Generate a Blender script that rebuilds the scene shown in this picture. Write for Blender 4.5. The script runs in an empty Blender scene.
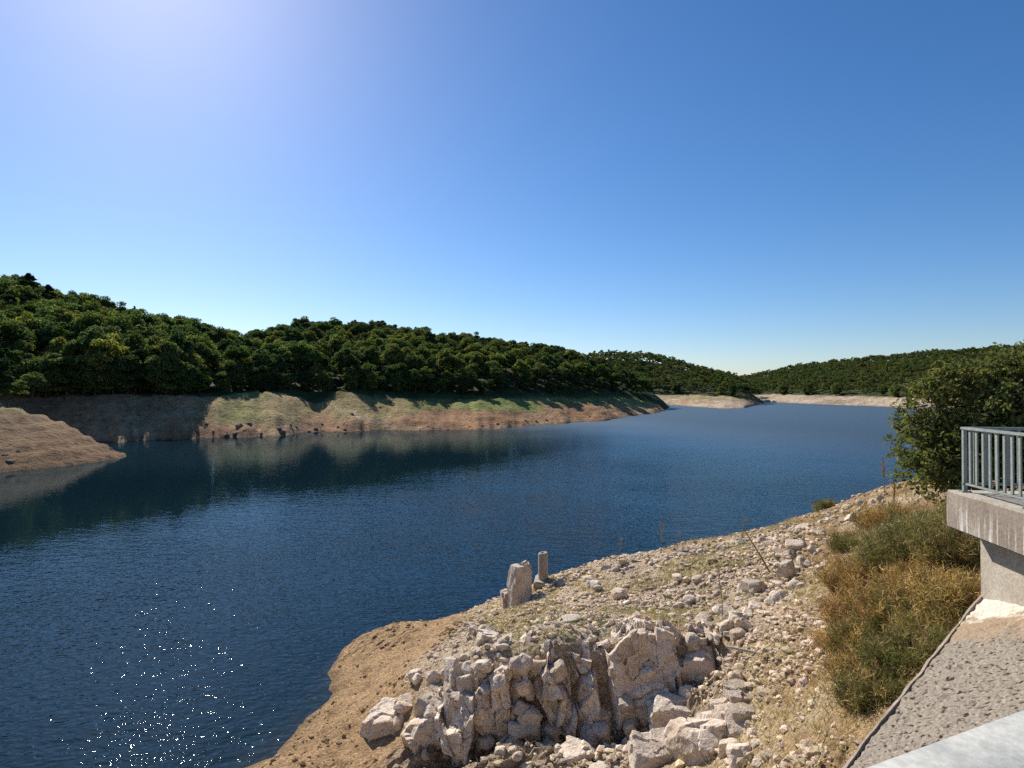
import bpy, bmesh, math, random
import numpy as np
from mathutils import Vector, Matrix

random.seed(7)
rng = np.random.default_rng(11)
S = bpy.context.scene
COL = S.collection

# ------------------------------------------------------------------ camera, sky, sun, exposure
EYE = 10.0          # the lake is z = 0, the deck of the dam is z = 8.4
F = 600.0           # focal length in pixels of a 1024 wide frame
HY = 390.0
cam_d = bpy.data.cameras.new('camera'); cam = bpy.data.objects.new('camera', cam_d); COL.objects.link(cam)
cam_d.sensor_width = 36.0; cam_d.lens = 36.0 * F / 1024.0
cam_d.clip_start = 0.05; cam_d.clip_end = 9000
cam.location = (0, 0, EYE); cam.rotation_euler = (math.radians(90.57), 0, 0)
S.camera = cam

SUN_AZ = -32.0      # degrees, left of the view axis
SUN_EL = 36.0
w = bpy.data.worlds.new('World'); S.world = w; w.use_nodes = True
nt = w.node_tree; nt.nodes.clear()
sky = nt.nodes.new('ShaderNodeTexSky'); sky.sky_type = 'NISHITA'; sky.sun_disc = False
sky.sun_elevation = math.radians(SUN_EL); sky.sun_rotation = math.radians(SUN_AZ)
sky.altitude = 300; sky.air_density = 1.0; sky.dust_density = 0.42; sky.ozone_density = 5.0
bg = nt.nodes.new('ShaderNodeBackground'); bg.inputs['Strength'].default_value = 0.088
wo = nt.nodes.new('ShaderNodeOutputWorld')
hs = nt.nodes.new('ShaderNodeHueSaturation'); hs.inputs['Saturation'].default_value = 1.2
nt.links.new(sky.outputs[0], hs.inputs['Color']); wb = nt.nodes.new('ShaderNodeMixRGB'); wb.blend_type = 'MULTIPLY'; wb.inputs[0].default_value = 1.0; wb.inputs[2].default_value = (1.0, 0.955, 0.985, 1)
nt.links.new(hs.outputs[0], wb.inputs[1]); nt.links.new(wb.outputs[0], bg.inputs[0]); nt.links.new(bg.outputs[0], wo.inputs[0])
sun_d = bpy.data.lights.new('sun', 'SUN'); sun_d.energy = 5.0; sun_d.angle = math.radians(0.5); sun_d.color = (1.0, 0.94, 0.85)
sun = bpy.data.objects.new('sun', sun_d); COL.objects.link(sun)
_a, _e = math.radians(SUN_AZ), math.radians(SUN_EL)
SUNV = Vector((math.sin(_a) * math.cos(_e), math.cos(_a) * math.cos(_e), math.sin(_e)))
sun.rotation_euler = SUNV.to_track_quat('Z', 'Y').to_euler()
sun.location = SUNV * 60
S.view_settings.view_transform = 'Standard'; S.view_settings.look = 'None'
S.view_settings.exposure = 0.46; S.view_settings.gamma = 1.0; S.view_settings.use_curve_mapping = False
DENOISE = False
S.render.engine = 'CYCLES'; S.cycles.use_denoising = DENOISE; S.cycles.adaptive_threshold = 0.006
S.cycles.max_bounces = 6; S.cycles.diffuse_bounces = 3; S.cycles.glossy_bounces = 3
S.cycles.transparent_max_bounces = 8; S.cycles.transmission_bounces = 3; S.cycles.volume_bounces = 0
S.cycles.caustics_reflective = False; S.cycles.caustics_refractive = False

# ------------------------------------------------------------------ numpy noise
def _hash(ix, iy, iz, seed):
    h = (ix.astype(np.int64) * 374761393 + iy.astype(np.int64) * 668265263 + iz.astype(np.int64) * 2147483647 + seed * 1442695041) & 0xffffffff
    h = ((h ^ (h >> 13)) * 1274126177) & 0xffffffff
    h = ((h ^ (h >> 16)) * 2246822519) & 0xffffffff
    return ((h ^ (h >> 15)) & 0xffffff) / float(0xffffff)
def vnoise(x, y, z=None, seed=0):
    x = np.asarray(x, float); y = np.asarray(y, float)
    z = np.zeros_like(x) if z is None else np.asarray(z, float)
    ix, iy, iz = np.floor(x), np.floor(y), np.floor(z)
    fx, fy, fz = x - ix, y - iy, z - iz
    fx, fy, fz = [f * f * f * (f * (f * 6 - 15) + 10) for f in (fx, fy, fz)]
    r = 0
    for a in (0, 1):
        for b in (0, 1):
            for c in (0, 1):
                r = r + _hash(ix + a, iy + b, iz + c, seed) * (fx if a else 1 - fx) * (fy if b else 1 - fy) * (fz if c else 1 - fz)
    return r * 2 - 1
def fbm(x, y, z=None, o=4, seed=0, g=0.5):
    r, a, f = 0, 1.0, 1.0
    for i in range(o):
        r = r + a * vnoise(x * f, y * f, None if z is None else z * f, seed + i * 17)
        a *= g; f *= 2.03
    return r
def worley(x, y, seed=0):
    """distance to nearest and second feature point, and a random value of the nearest cell"""
    x = np.asarray(x, float); y = np.asarray(y, float)
    ix, iy = np.floor(x), np.floor(y)
    d1 = np.full(x.shape, 9.0); d2 = np.full(x.shape, 9.0); val = np.zeros(x.shape)
    zz = np.zeros_like(x)
    for a in (-1, 0, 1):
        for b in (-1, 0, 1):
            cx, cy = ix + a, iy + b
            px = cx + _hash(cx, cy, zz, seed); py = cy + _hash(cx, cy, zz, seed + 5)
            d = np.hypot(px - x, py - y)
            v = _hash(cx, cy, zz, seed + 9)
            nearer = d < d1
            d2 = np.where(nearer, d1, np.minimum(d2, d))
            val = np.where(nearer, v, val)
            d1 = np.where(nearer, d, d1)
    return d1, d2, val
def sstep(a, b, x):
    t = np.clip((np.asarray(x, float) - a) / (b - a), 0, 1)
    return t * t * (3 - 2 * t)

# ------------------------------------------------------------------ mesh helpers
def mesh_np(name, V, Fc, mats, colr=None, smooth=False, midx=None):
    """V (n,3), Fc (m,k) all faces with k corners"""
    V = np.asarray(V, np.float32); Fc = np.asarray(Fc, np.int32)
    me = bpy.data.meshes.new(name)
    n, (m, k) = len(V), Fc.shape
    me.vertices.add(n); me.vertices.foreach_set('co', V.ravel())
    me.loops.add(m * k); me.loops.foreach_set('vertex_index', Fc.ravel())
    me.polygons.add(m); me.polygons.foreach_set('loop_start', np.arange(0, m * k, k, dtype=np.int32))
    me.polygons.foreach_set('use_smooth', np.full(m, smooth, dtype=bool))
    for mt in (mats if isinstance(mats, (list, tuple)) else [mats]):
        me.materials.append(mt)
    if midx is not None:
        me.polygons.foreach_set('material_index', np.asarray(midx, np.int32))
    me.update(calc_edges=True)
    if colr is not None:
        c = np.ones((n, 4), np.float32); c[:, :3] = colr
        at = me.color_attributes.new('tint', 'FLOAT_COLOR', 'POINT'); at.data.foreach_set('color', c.ravel())
    me.validate()
    return me
def link(name, me, parent=None):
    o = bpy.data.objects.new(name, me); COL.objects.link(o)
    if parent is not None: o.parent = parent
    return o
def tag(o, label=None, cat=None, group=None, kind=None):
    if label: o['label'] = label
    if cat: o['category'] = cat
    if group: o['group'] = group
    if kind: o['kind'] = kind
    return o
def empty(name, loc, rz=0.0):
    o = bpy.data.objects.new(name, None); COL.objects.link(o)
    o.location = loc; o.rotation_euler = (0, 0, rz); o.empty_display_size = 0.3
    return o
def bm_obj(name, bm, mat, parent=None, smooth=False):
    me = bpy.data.meshes.new(name); bm.normal_update(); bm.to_mesh(me); bm.free()
    me.materials.append(mat)
    if smooth:
        for p in me.polygons: p.use_smooth = True
    return link(name, me, parent)
def tube_np(path, radii, k=7, cap=True):
    """tapered tube along a path"""
    path = np.asarray(path, float); n = len(path)
    V, Fs = [], []
    for i in range(n):
        t = path[min(i + 1, n - 1)] - path[max(i - 1, 0)]
        t = t / (np.linalg.norm(t) + 1e-9)
        u = np.cross(t, [0.31, 0.87, 0.12]); u /= np.linalg.norm(u) + 1e-9
        v = np.cross(t, u)
        for j in range(k):
            a = 2 * math.pi * j / k
            V.append(path[i] + radii[i] * (math.cos(a) * u + math.sin(a) * v))
    for i in range(n - 1):
        for j in range(k):
            Fs.append((i * k + j, i * k + (j + 1) % k, (i + 1) * k + (j + 1) % k, (i + 1) * k + j))
    return np.array(V), np.array(Fs, np.int32)
def box(bm, x0, x1, y0, y1, z0, z1, mat=None):
    vs = [bm.verts.new(p) for p in ((x0, y0, z0), (x1, y0, z0), (x1, y1, z0), (x0, y1, z0), (x0, y0, z1), (x1, y0, z1), (x1, y1, z1), (x0, y1, z1))]
    if mat is not None:
        for v in vs: v.co = mat @ v.co
    for f in ((0, 3, 2, 1), (4, 5, 6, 7), (0, 1, 5, 4), (1, 2, 6, 5), (2, 3, 7, 6), (3, 0, 4, 7)): bm.faces.new([vs[i] for i in f])
    return vs
def bevel(bm, w, seg=2): bmesh.ops.bevel(bm, geom=list(bm.edges), offset=w, segments=seg, affect='EDGES', clamp_overlap=True)
class Acc:
    """collects quads"""
    def __init__(s): s.V, s.F, s.C, s.n = [], [], [], 0
    def add(s, V, Fc, c=None):
        V = np.asarray(V, float)
        s.V.append(V); s.F.append(np.asarray(Fc, np.int32) + s.n); s.n += len(V)
        if c is not None: s.C.append(np.broadcast_to(np.asarray(c, float), (len(V), 3)))
    def mesh(s, name, mats, smooth=False):
        return mesh_np(name, np.concatenate(s.V), np.concatenate(s.F), mats, np.concatenate(s.C) if s.C else None, smooth)

# ------------------------------------------------------------------ materials
def new_mat(name):
    m = bpy.data.materials.new(name); m.use_nodes = True
    t = m.node_tree; t.nodes.clear()
    o = t.nodes.new('ShaderNodeOutputMaterial')
    return m, t, o
def N(t, typ, **kw):
    n = t.nodes.new(typ)
    for k, v in kw.items():
        if k.startswith('i_'):
            key = k[2:].replace('_', ' ')
            n.inputs[key].default_value = v
        else: setattr(n, k, v)
    return n
def ramp(t, fac, stops):
    r = t.nodes.new('ShaderNodeValToRGB')
    el = r.color_ramp.elements
    while len(el) < len(stops): el.new(0.5)
    for e, (p, c) in zip(el, stops):
        e.position = p; e.color = (*c, 1) if len(c) == 3 else c
    t.links.new(fac, r.inputs[0]); return r.outputs[0]
def mixc(t, a, b, fac, mode='MIX'):
    m = t.nodes.new('ShaderNodeMix'); m.data_type = 'RGBA'; m.blend_type = mode
    for s, v in ((6, a), (7, b)):
        if hasattr(v, 'links'): t.links.new(v, m.inputs[s])
        else: m.inputs[s].default_value = (*v, 1)
    if hasattr(fac, 'links'): t.links.new(fac, m.inputs[0])
    else: m.inputs[0].default_value = fac
    return m.outputs[2]
def noise(t, vec, scale, detail=4, rough=0.55):
    n = t.nodes.new('ShaderNodeTexNoise'); n.inputs['Scale'].default_value = scale
    n.inputs['Detail'].default_value = detail; n.inputs['Roughness'].default_value = rough
    if vec is not None: t.links.new(vec, n.inputs['Vector'])
    return n.outputs['Fac']
def math_n(t, op, a, b=None):
    m = t.nodes.new('ShaderNodeMath'); m.operation = op
    for i, v in enumerate((a, b)):
        if v is None: continue
        if hasattr(v, 'links'): t.links.new(v, m.inputs[i])
        else: m.inputs[i].default_value = v
    return m.outputs[0]
def bump(t, h, dist, strength=1.0):
    b = t.nodes.new('ShaderNodeBump'); b.inputs['Distance'].default_value = dist; b.inputs['Strength'].default_value = strength
    t.links.new(h, b.inputs['Height']); return b.outputs[0]
def principled(t, o, col, rough=0.9, spec=0.2, nrm=None, metal=0.0):
    p = t.nodes.new('ShaderNodeBsdfPrincipled')
    if hasattr(col, 'links'): t.links.new(col, p.inputs['Base Color'])
    else: p.inputs['Base Color'].default_value = (*col, 1)
    if hasattr(rough, 'links'): t.links.new(rough, p.inputs['Roughness'])
    else: p.inputs['Roughness'].default_value = rough
    p.inputs['Specular IOR Level'].default_value = spec; p.inputs['Metallic'].default_value = metal
    if nrm is not None: t.links.new(nrm, p.inputs['Normal'])
    t.links.new(p.outputs[0], o.inputs[0]); return p
def obj_vec(t): return t.nodes.new('ShaderNodeTexCoord').outputs['Object']
def geo_vec(t): return t.nodes.new('ShaderNodeNewGeometry').outputs['Position']
def tint(t):
    a = t.nodes.new('ShaderNodeAttribute'); a.attribute_name = 'tint'; return a.outputs['Color']
def obj_rand(t): return t.nodes.new('ShaderNodeObjectInfo').outputs['Random']

def mat_leaf(name, trans=0.45, tcol=(0.16, 0.2, 0.03), hue=True, rough=0.8, ttint=1.45):
    m, t, o = new_mat(name)
    c = tint(t)
    if hue:
        c = mixc(t, c, ramp(t, obj_rand(t), [(0.0, (0.55, 0.66, 0.66)), (0.35, (0.85, 0.95, 0.9)), (0.7, (1.05, 1.02, 0.95)), (1.0, (1.5, 1.36, 1.1))]), 1.0, 'MULTIPLY')
    d = N(t, 'ShaderNodeBsdfPrincipled'); t.links.new(c, d.inputs['Base Color']); d.inputs['Roughness'].default_value = rough
    d.inputs['Specular IOR Level'].default_value = 0.06
    tr = N(t, 'ShaderNodeBsdfTranslucent')
    t.links.new(mixc(t, c, (ttint * 0.95, ttint * 1.05, ttint * 0.65), 1.0, 'MULTIPLY'), tr.inputs['Color'])
    mx = N(t, 'ShaderNodeMixShader'); mx.inputs[0].default_value = trans
    t.links.new(d.outputs[0], mx.inputs[1]); t.links.new(tr.outputs[0], mx.inputs[2]); t.links.new(mx.outputs[0], o.inputs[0])
    return m
M_leaf = mat_leaf('leaf')
M_leaf_near = mat_leaf('leaf_near', 0.3, hue=False)
M_blade = mat_leaf('blade', 0.25, hue=False, rough=0.8, ttint=1.0)

def mat_bark():
    m, t, o = new_mat('bark'); v = obj_vec(t)
    mp = N(t, 'ShaderNodeMapping'); mp.inputs['Scale'].default_value = (6, 6, 1.2); t.links.new(v, mp.inputs[0])
    n = noise(t, mp.outputs[0], 2.0, 5)
    principled(t, o, ramp(t, n, [(0.3, (0.05, 0.038, 0.028)), (0.7, (0.16, 0.125, 0.09))]), 0.95, 0.1, bump(t, n, 0.05))
    return m
M_bark = mat_bark()

def mat_ground(name, near):
    m, t, o = new_mat(name); v = geo_vec(t); c = tint(t)
    if near:
        n1 = noise(t, v, 2.2, 6, 0.65); n2 = noise(t, v, 14.0, 5, 0.7); n3 = noise(t, v, 55.0, 3, 0.6)
        c = mixc(t, c, ramp(t, n1, [(0.3, (0.72, 0.68, 0.64)), (0.5, (1, 1, 1)), (0.72, (1.25, 1.22, 1.18))]), 1.0, 'MULTIPLY')
        c = mixc(t, c, ramp(t, n2, [(0.3, (0.62, 0.57, 0.5)), (0.5, (1, 1, 1)), (0.7, (1.22, 1.22, 1.2))]), 1.0, 'MULTIPLY')
        vo = N(t, 'ShaderNodeTexVoronoi'); vo.inputs['Scale'].default_value = 17; t.links.new(v, vo.inputs['Vector'])
        vs = N(t, 'ShaderNodeSeparateXYZ'); t.links.new(vo.outputs['Color'], vs.inputs[0])
        c = mixc(t, c, ramp(t, vs.outputs[0], [(0.0, (0.66, 0.6, 0.54)), (0.5, (1, 0.98, 0.95)), (1.0, (1.38, 1.38, 1.36))]), 0.75, 'MULTIPLY')
        h = math_n(t, 'ADD', math_n(t, 'MULTIPLY', n2, 1.0), math_n(t, 'MULTIPLY', n3, 0.4))
        h = math_n(t, 'ADD', h, math_n(t, 'MULTIPLY', vs.outputs[1], 0.35))
        principled(t, o, c, 0.95, 0.1, bump(t, h, 0.12))
    else:
        n1 = noise(t, v, 0.12, 6, 0.65); n2 = noise(t, v, 0.9, 6, 0.7)
        c = mixc(t, c, ramp(t, n1, [(0.3, (0.75, 0.72, 0.68)), (0.5, (1, 1, 1)), (0.7, (1.2, 1.2, 1.18))]), 1.0, 'MULTIPLY')
        c = mixc(t, c, ramp(t, n2, [(0.32, (0.42, 0.38, 0.33)), (0.47, (1, 1, 1)), (0.7, (1.3, 1.3, 1.28))]), 1.0, 'MULTIPLY')
        principled(t, o, c, 0.95, 0.1, bump(t, n2, 1.0))
    return m
M_near = mat_ground('near_ground', True); M_far = mat_ground('far_ground', False)

def mat_rock(name, lo, hi, sc=1.6):
    m, t, o = new_mat(name); v = geo_vec(t)
    n1 = noise(t, v, sc, 6, 0.65); n2 = noise(t, v, sc * 9, 5, 0.7)
    vo = N(t, 'ShaderNodeTexVoronoi'); vo.feature = 'DISTANCE_TO_EDGE'; vo.inputs['Scale'].default_value = sc * 1.7
    wv = N(t, 'ShaderNodeMixRGB'); wv.blend_type = 'ADD'; wv.inputs[0].default_value = 0.35
    nn = N(t, 'ShaderNodeTexNoise'); nn.inputs['Scale'].default_value = 2.5; nn.inputs['Detail'].default_value = 4; t.links.new(v, nn.inputs['Vector'])
    t.links.new(v, wv.inputs[1]); t.links.new(nn.outputs['Color'], wv.inputs[2]); t.links.new(wv.outputs[0], vo.inputs['Vector'])
    crack = ramp(t, vo.outputs['Distance'], [(0.0, (0.0,) * 3), (0.03, (1,) * 3)])
    c = ramp(t, n1, [(0.28, lo), (0.5, tuple((a + b) / 2 for a, b in zip(lo, hi))), (0.72, hi)])
    c = mixc(t, c, ramp(t, n2, [(0.3, (0.66, 0.6, 0.54)), (0.5, (1, 1, 1)), (0.75, (1.15, 1.15, 1.15))]), 1.0, 'MULTIPLY')
    c = mixc(t, c, (0.42, 0.28, 0.15), math_n(t, 'MULTIPLY', math_n(t, 'GREATER_THAN', noise(t, v, 0.9, 5, 0.7), 0.56), 0.35))
    c = mixc(t, c, ramp(t, obj_rand(t), [(0, (0.78, 0.76, 0.74)), (0.5, (1, 1, 1)), (1, (1.18, 1.16, 1.13))]), 1.0, 'MULTIPLY')
    c = mixc(t, c, mixc(t, (0.92, 0.9, 0.88), (1, 1, 1), crack), 1.0, 'MULTIPLY')
    h = math_n(t, 'ADD', math_n(t, 'MULTIPLY', n2, 0.5), math_n(t, 'MULTIPLY', crack, 0.06))
    principled(t, o, c, 0.92, 0.15, bump(t, h, 0.09))
    return m
M_rock = mat_rock('outcrop_rock', (0.53, 0.435, 0.345), (0.74, 0.635, 0.52))
M_stone = mat_rock('loose_stone', (0.56, 0.455, 0.35), (0.80, 0.695, 0.56), 3.0)
M_dark_stone = mat_rock('shore_stone', (0.15, 0.105, 0.07), (0.30, 0.22, 0.15), 1.0)

def mat_rubble():
    m, t, o = new_mat('rubble'); v = geo_vec(t)
    n2 = noise(t, v, 22, 5, 0.7)
    c = mixc(t, tint(t), ramp(t, n2, [(0.3, (0.7, 0.66, 0.6)), (0.55, (1, 1, 1)), (0.75, (1.15, 1.15, 1.15))]), 1.0, 'MULTIPLY')
    principled(t, o, c, 0.93, 0.12, bump(t, n2, 0.04)); return m
M_rubble = mat_rubble()

def mat_concrete(name, base, dark, streak=True):
    m, t, o = new_mat(name); v = obj_vec(t)
    n1 = noise(t, v, 1.4, 6, 0.6); n2 = noise(t, v, 18, 5, 0.65)
    c = ramp(t, n1, [(0.3, dark), (0.68, base)])
    if streak:
        mp = N(t, 'ShaderNodeMapping'); mp.inputs['Scale'].default_value = (7.5, 7.5, 0.55); t.links.new(v, mp.inputs[0])
        s = noise(t, mp.outputs[0], 1.6, 4, 0.6)
        sx = N(t, 'ShaderNodeSeparateXYZ'); t.links.new(v, sx.inputs[0])
        low = ramp(t, math_n(t, 'ADD', math_n(t, 'MULTIPLY', sx.outputs[2], -1.6), 0.12), [(0.18, (0,) * 3), (0.75, (1,) * 3)])   # runs start below the upper edge
        c = mixc(t, c, (0.62, 0.59, 0.54), math_n(t, 'MULTIPLY', ramp(t, s, [(0.5, (0,) * 3), (0.64, (1,) * 3)]), low))
        c = mixc(t, c, (0.12, 0.095, 0.07), math_n(t, 'MULTIPLY', ramp(t, noise(t, mp.outputs[0], 0.9, 4), [(0.52, (0,) * 3), (0.75, (1,) * 3)]), 0.5))
    c = mixc(t, c, ramp(t, n2, [(0.3, (0.75, 0.73, 0.7)), (0.55, (1, 1, 1)), (0.8, (1.1, 1.1, 1.1))]), 1.0, 'MULTIPLY')
    principled(t, o, c, 0.9, 0.2, bump(t, n2, 0.012)); return m
M_conc = mat_concrete('stained_concrete', (0.36, 0.30, 0.24), (0.21, 0.168, 0.13))
M_conc_pale = mat_concrete('pale_concrete', (0.50, 0.45, 0.37), (0.37, 0.315, 0.245), False)
M_post = mat_concrete('post_concrete', (0.44, 0.37, 0.30), (0.33, 0.27, 0.21), False)

def mat_metal(name, a, b):
    m, t, o = new_mat(name); v = obj_vec(t)
    n = noise(t, v, 9, 6, 0.65); n2 = noise(t, v, 60, 4, 0.6)
    c = mixc(t, ramp(t, n, [(0.32, a), (0.66, b)]), ramp(t, n2, [(0.35, (0.85,) * 3), (0.6, (1.06,) * 3)]), 1.0, 'MULTIPLY')
    principled(t, o, c, ramp(t, n, [(0.3, (0.5,) * 3), (0.7, (0.68,) * 3)]), 0.3, bump(t, n2, 0.002), 0.15); return m
M_galv = mat_metal('galvanised', (0.30, 0.30, 0.275), (0.42, 0.415, 0.38))
M_rail = mat_metal('weathered_rail', (0.19, 0.22, 0.195), (0.31, 0.335, 0.30))

def mat_masonry():
    m, t, o = new_mat('rough_masonry'); v = obj_vec(t)
    vo = N(t, 'ShaderNodeTexVoronoi'); vo.inputs['Scale'].default_value = 11; vo.inputs['Randomness'].default_value = 1.0
    nn = N(t, 'ShaderNodeTexNoise'); nn.inputs['Scale'].default_value = 9; nn.inputs['Detail'].default_value = 4; t.links.new(v, nn.inputs['Vector'])
    wv = N(t, 'ShaderNodeMixRGB'); wv.blend_type = 'ADD'; wv.inputs[0].default_value = 0.12
    t.links.new(v, wv.inputs[1]); t.links.new(nn.outputs['Color'], wv.inputs[2]); t.links.new(wv.outputs[0], vo.inputs['Vector'])
    n = noise(t, v, 2.2, 6, 0.6); n2 = noise(t, v, 26, 5, 0.7)
    c = ramp(t, n2, [(0.30, (0.06, 0.042, 0.028)), (0.42, (0.22, 0.185, 0.145)), (0.60, (0.31, 0.265, 0.21)), (0.72, (0.56, 0.48, 0.40))])
    holes = ramp(t, noise(t, v, 13, 3, 0.5), [(0.35, (0.22, 0.18, 0.15)), (0.43, (1, 1, 1))])
    c = mixc(t, c, holes, 1.0, 'MULTIPLY')
    # clean mortar and earthy wash near the pillar foot
    sx = N(t, 'ShaderNodeSeparateXYZ'); t.links.new(v, sx.inputs[0])
    wash = math_n(t, 'ADD', math_n(t, 'MULTIPLY', sx.outputs[0], 1.0), math_n(t, 'MULTIPLY', n, 1.7))
    c = mixc(t, c, (0.33, 0.235, 0.15), math_n(t, 'MULTIPLY', ramp(t, math_n(t, 'ADD', math_n(t, 'MULTIPLY', wash, 1.0), 1.2), [(0.25, (0,) * 3), (0.62, (1,) * 3)]), 0.85))
    c = mixc(t, c, (0.60, 0.54, 0.44), ramp(t, math_n(t, 'ADD', math_n(t, 'MULTIPLY', wash, 1.0), 0.36), [(0.22, (0,) * 3), (0.36, (1,) * 3)]))
    h = math_n(t, 'ADD', noise(t, v, 13, 3, 0.5), math_n(t, 'MULTIPLY', n2, 0.6))
    principled(t, o, c, 0.95, 0.1, bump(t, h, 0.022)); return m
M_mason = mat_masonry()

def mat_water():
    m, t, o = new_mat('lake_water'); v = geo_vec(t)
    def waves(rot, sx, sy, sc, det):
        mp = N(t, 'ShaderNodeMapping'); mp.inputs['Rotation'].default_value = (0, 0, math.radians(rot)); mp.inputs['Scale'].default_value = (sx, sy, 1)
        t.links.new(v, mp.inputs[0]); return noise(t, mp.outputs[0], sc, det, 0.5)
    gust = ramp(t, noise(t, v, 0.035, 3, 0.6), [(0.36, (0.45,) * 3), (0.62, (1.0,) * 3)])
    w1 = waves(24, 0.55, 1.0, 1.6, 1); w2 = waves(-15, 0.7, 1.0, 4.6, 1); w3 = waves(40, 0.5, 1.0, 0.4, 1)
    h = math_n(t, 'ADD', math_n(t, 'MULTIPLY', w1, 1.0), math_n(t, 'MULTIPLY', w2, 0.85))
    h = math_n(t, 'MULTIPLY', math_n(t, 'ADD', h, math_n(t, 'MULTIPLY', w3, 0.9)), gust)
    sx = N(t, 'ShaderNodeSeparateXYZ'); t.links.new(v, sx.inputs[0])
    lee = N(t, 'ShaderNodeMapRange'); lee.interpolation_type = 'SMOOTHSTEP'; lee.inputs['From Min'].default_value = 36; lee.inputs['From Max'].default_value = 88
    lee.inputs['To Min'].default_value = 1.0; lee.inputs['To Max'].default_value = 0.10
    t.links.new(math_n(t, 'ADD', math_n(t, 'SUBTRACT', math_n(t, 'MULTIPLY', sx.outputs[1], 0.75), math_n(t, 'MULTIPLY', sx.outputs[0], 1.15)), math_n(t, 'MULTIPLY', noise(t, v, 0.04, 3, 0.6), 24.0)), lee.inputs['Value'])
    h = math_n(t, 'MULTIPLY', h, lee.outputs[0])
    sea = N(t, 'ShaderNodeMapRange'); sea.interpolation_type = 'SMOOTHSTEP'
    sea.inputs['From Min'].default_value = 30; sea.inputs['From Max'].default_value = 150; sea.inputs['To Min'].default_value = 1.0; sea.inputs['To Max'].default_value = 0.25
    t.links.new(math_n(t, 'ADD', math_n(t, 'MULTIPLY', sx.outputs[1], 0.45), sx.outputs[0]), sea.inputs['Value'])
    h = math_n(t, 'MULTIPLY', h, sea.outputs[0])
    nrm = bump(t, h, 0.080)
    gl = N(t, 'ShaderNodeBsdfGlossy'); gl.inputs['Color'].default_value = (0.76, 0.92, 1.0, 1); 
    ro = N(t, 'ShaderNodeMapRange'); ro.interpolation_type = 'SMOOTHSTEP'     # open water: ripples too fine to model
    ro.inputs['From Min'].default_value = 20; ro.inputs['From Max'].default_value = 150; ro.inputs['To Min'].default_value = 0.012; ro.inputs['To Max'].default_value = 0.42
    t.links.new(math_n(t, 'ADD', math_n(t, 'ADD', math_n(t, 'MULTIPLY', sx.outputs[1], 0.45), sx.outputs[0]), math_n(t, 'MULTIPLY', noise(t, v, 0.03, 3, 0.6), 30.0)), ro.inputs['Value'])
    t.links.new(ro.outputs[0], gl.inputs['Roughness']); t.links.new(nrm, gl.inputs['Normal'])
    tr = N(t, 'ShaderNodeBsdfTransparent')
    df = N(t, 'ShaderNodeBsdfDiffuse'); df.inputs['Color'].default_value = (0.008, 0.028, 0.042, 1)
    m1 = N(t, 'ShaderNodeMixShader'); m1.inputs[0].default_value = 0.55
    t.links.new(tr.outputs[0], m1.inputs[1]); t.links.new(df.outputs[0], m1.inputs[2])
    fr = N(t, 'ShaderNodeFresnel'); fr.inputs['IOR'].default_value = 1.333; t.links.new(nrm, fr.inputs['Normal'])
    mx = N(t, 'ShaderNodeMixShader'); t.links.new(math_n(t, 'MULTIPLY', fr.outputs[0], math_n(t, 'ADD', math_n(t, 'MULTIPLY', sea.outputs[0], 0.52), 0.22)), mx.inputs[0])
    t.links.new(m1.outputs[0], mx.inputs[1]); t.links.new(gl.outputs[0], mx.inputs[2]); t.links.new(mx.outputs[0], o.inputs[0])
    va = N(t, 'ShaderNodeVolumeAbsorption'); va.inputs['Color'].default_value = (0.25, 0.42, 0.36, 1); va.inputs['Density'].default_value = 1.3
    t.links.new(va.outputs[0], o.inputs['Volume'])
    return m
M_water = mat_water()

def mat_plain(name, a, b, sc=20, rough=0.9):
    m, t, o = new_mat(name); n = noise(t, obj_vec(t), sc, 4)
    principled(t, o, ramp(t, n, [(0.3, a), (0.7, b)]), rough, 0.15, bump(t, n, 0.01)); return m
M_stalk = mat_plain('dry_stem', (0.13, 0.08, 0.045), (0.27, 0.18, 0.10))
M_wood = mat_plain('bleached_wood', (0.33, 0.29, 0.24), (0.52, 0.47, 0.40))

# ------------------------------------------------------------------ the shape of the land
def pt(px, py, d):
    return ((px - 512) / F * d, d, EYE - (py - HY) / F * d)
def w0(px, py):                      # a point of the waterline
    d = EYE * F / (py - HY); return ((px - 512) / F * d, d, 0.0)
CP = [w0(200, 800), w0(240, 768), w0(288, 724), w0(318, 706), w0(331, 686), w0(334, 668), w0(343, 650), w0(364, 637), w0(408, 626), w0(470, 612), w0(505, 603)]
CP += [pt(*p) for p in [
    (560, 574, 25.5), (600, 563, 25.5), (640, 555, 26), (690, 545, 26.5), (740, 535, 26.5), (790, 520, 26), (830, 507, 25.5), (860, 496, 25), (885, 488, 24), (930, 480, 22), (1000, 470, 22),
    (543, 578, 25), (575, 577, 24.5), (520, 606, 24),
    (600, 600, 20.5), (680, 600, 19.5), (760, 600, 17), (830, 600, 14), (860, 560, 16), (860, 520, 20), (930, 520, 15), (1000, 500, 15), (1060, 500, 12), (900, 600, 11.5), (950, 580, 11), (900, 660, 9.8), (860, 700, 9.2),
    (540, 620, 18.5), (600, 640, 16), (680, 640, 15.5), (500, 640, 17.5), (760, 650, 13.5), (830, 640, 12), (820, 700, 10), (780, 768, 9), (830, 768, 7.8), (960, 640, 9.0),
    (480, 655, 16.2), (560, 652, 15.6), (640, 655, 15), (700, 665, 14.5), (480, 715, 15.2), (560, 728, 14.75), (640, 728, 14.5), (500, 750, 13.7), (560, 750, 13.3), (640, 748, 13.0), (700, 745, 12.4),
    (460, 768, 13.9), (560, 800, 12.2), (640, 800, 11.6), (740, 800, 10), (430, 660, 18), (400, 690, 17.5), (440, 700, 16), (380, 740, 16), (340, 768, 15.1), (300, 740, 16.8), (370, 690, 19.3), (420, 640, 22), (470, 630, 21), (500, 612, 22)]]
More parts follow.
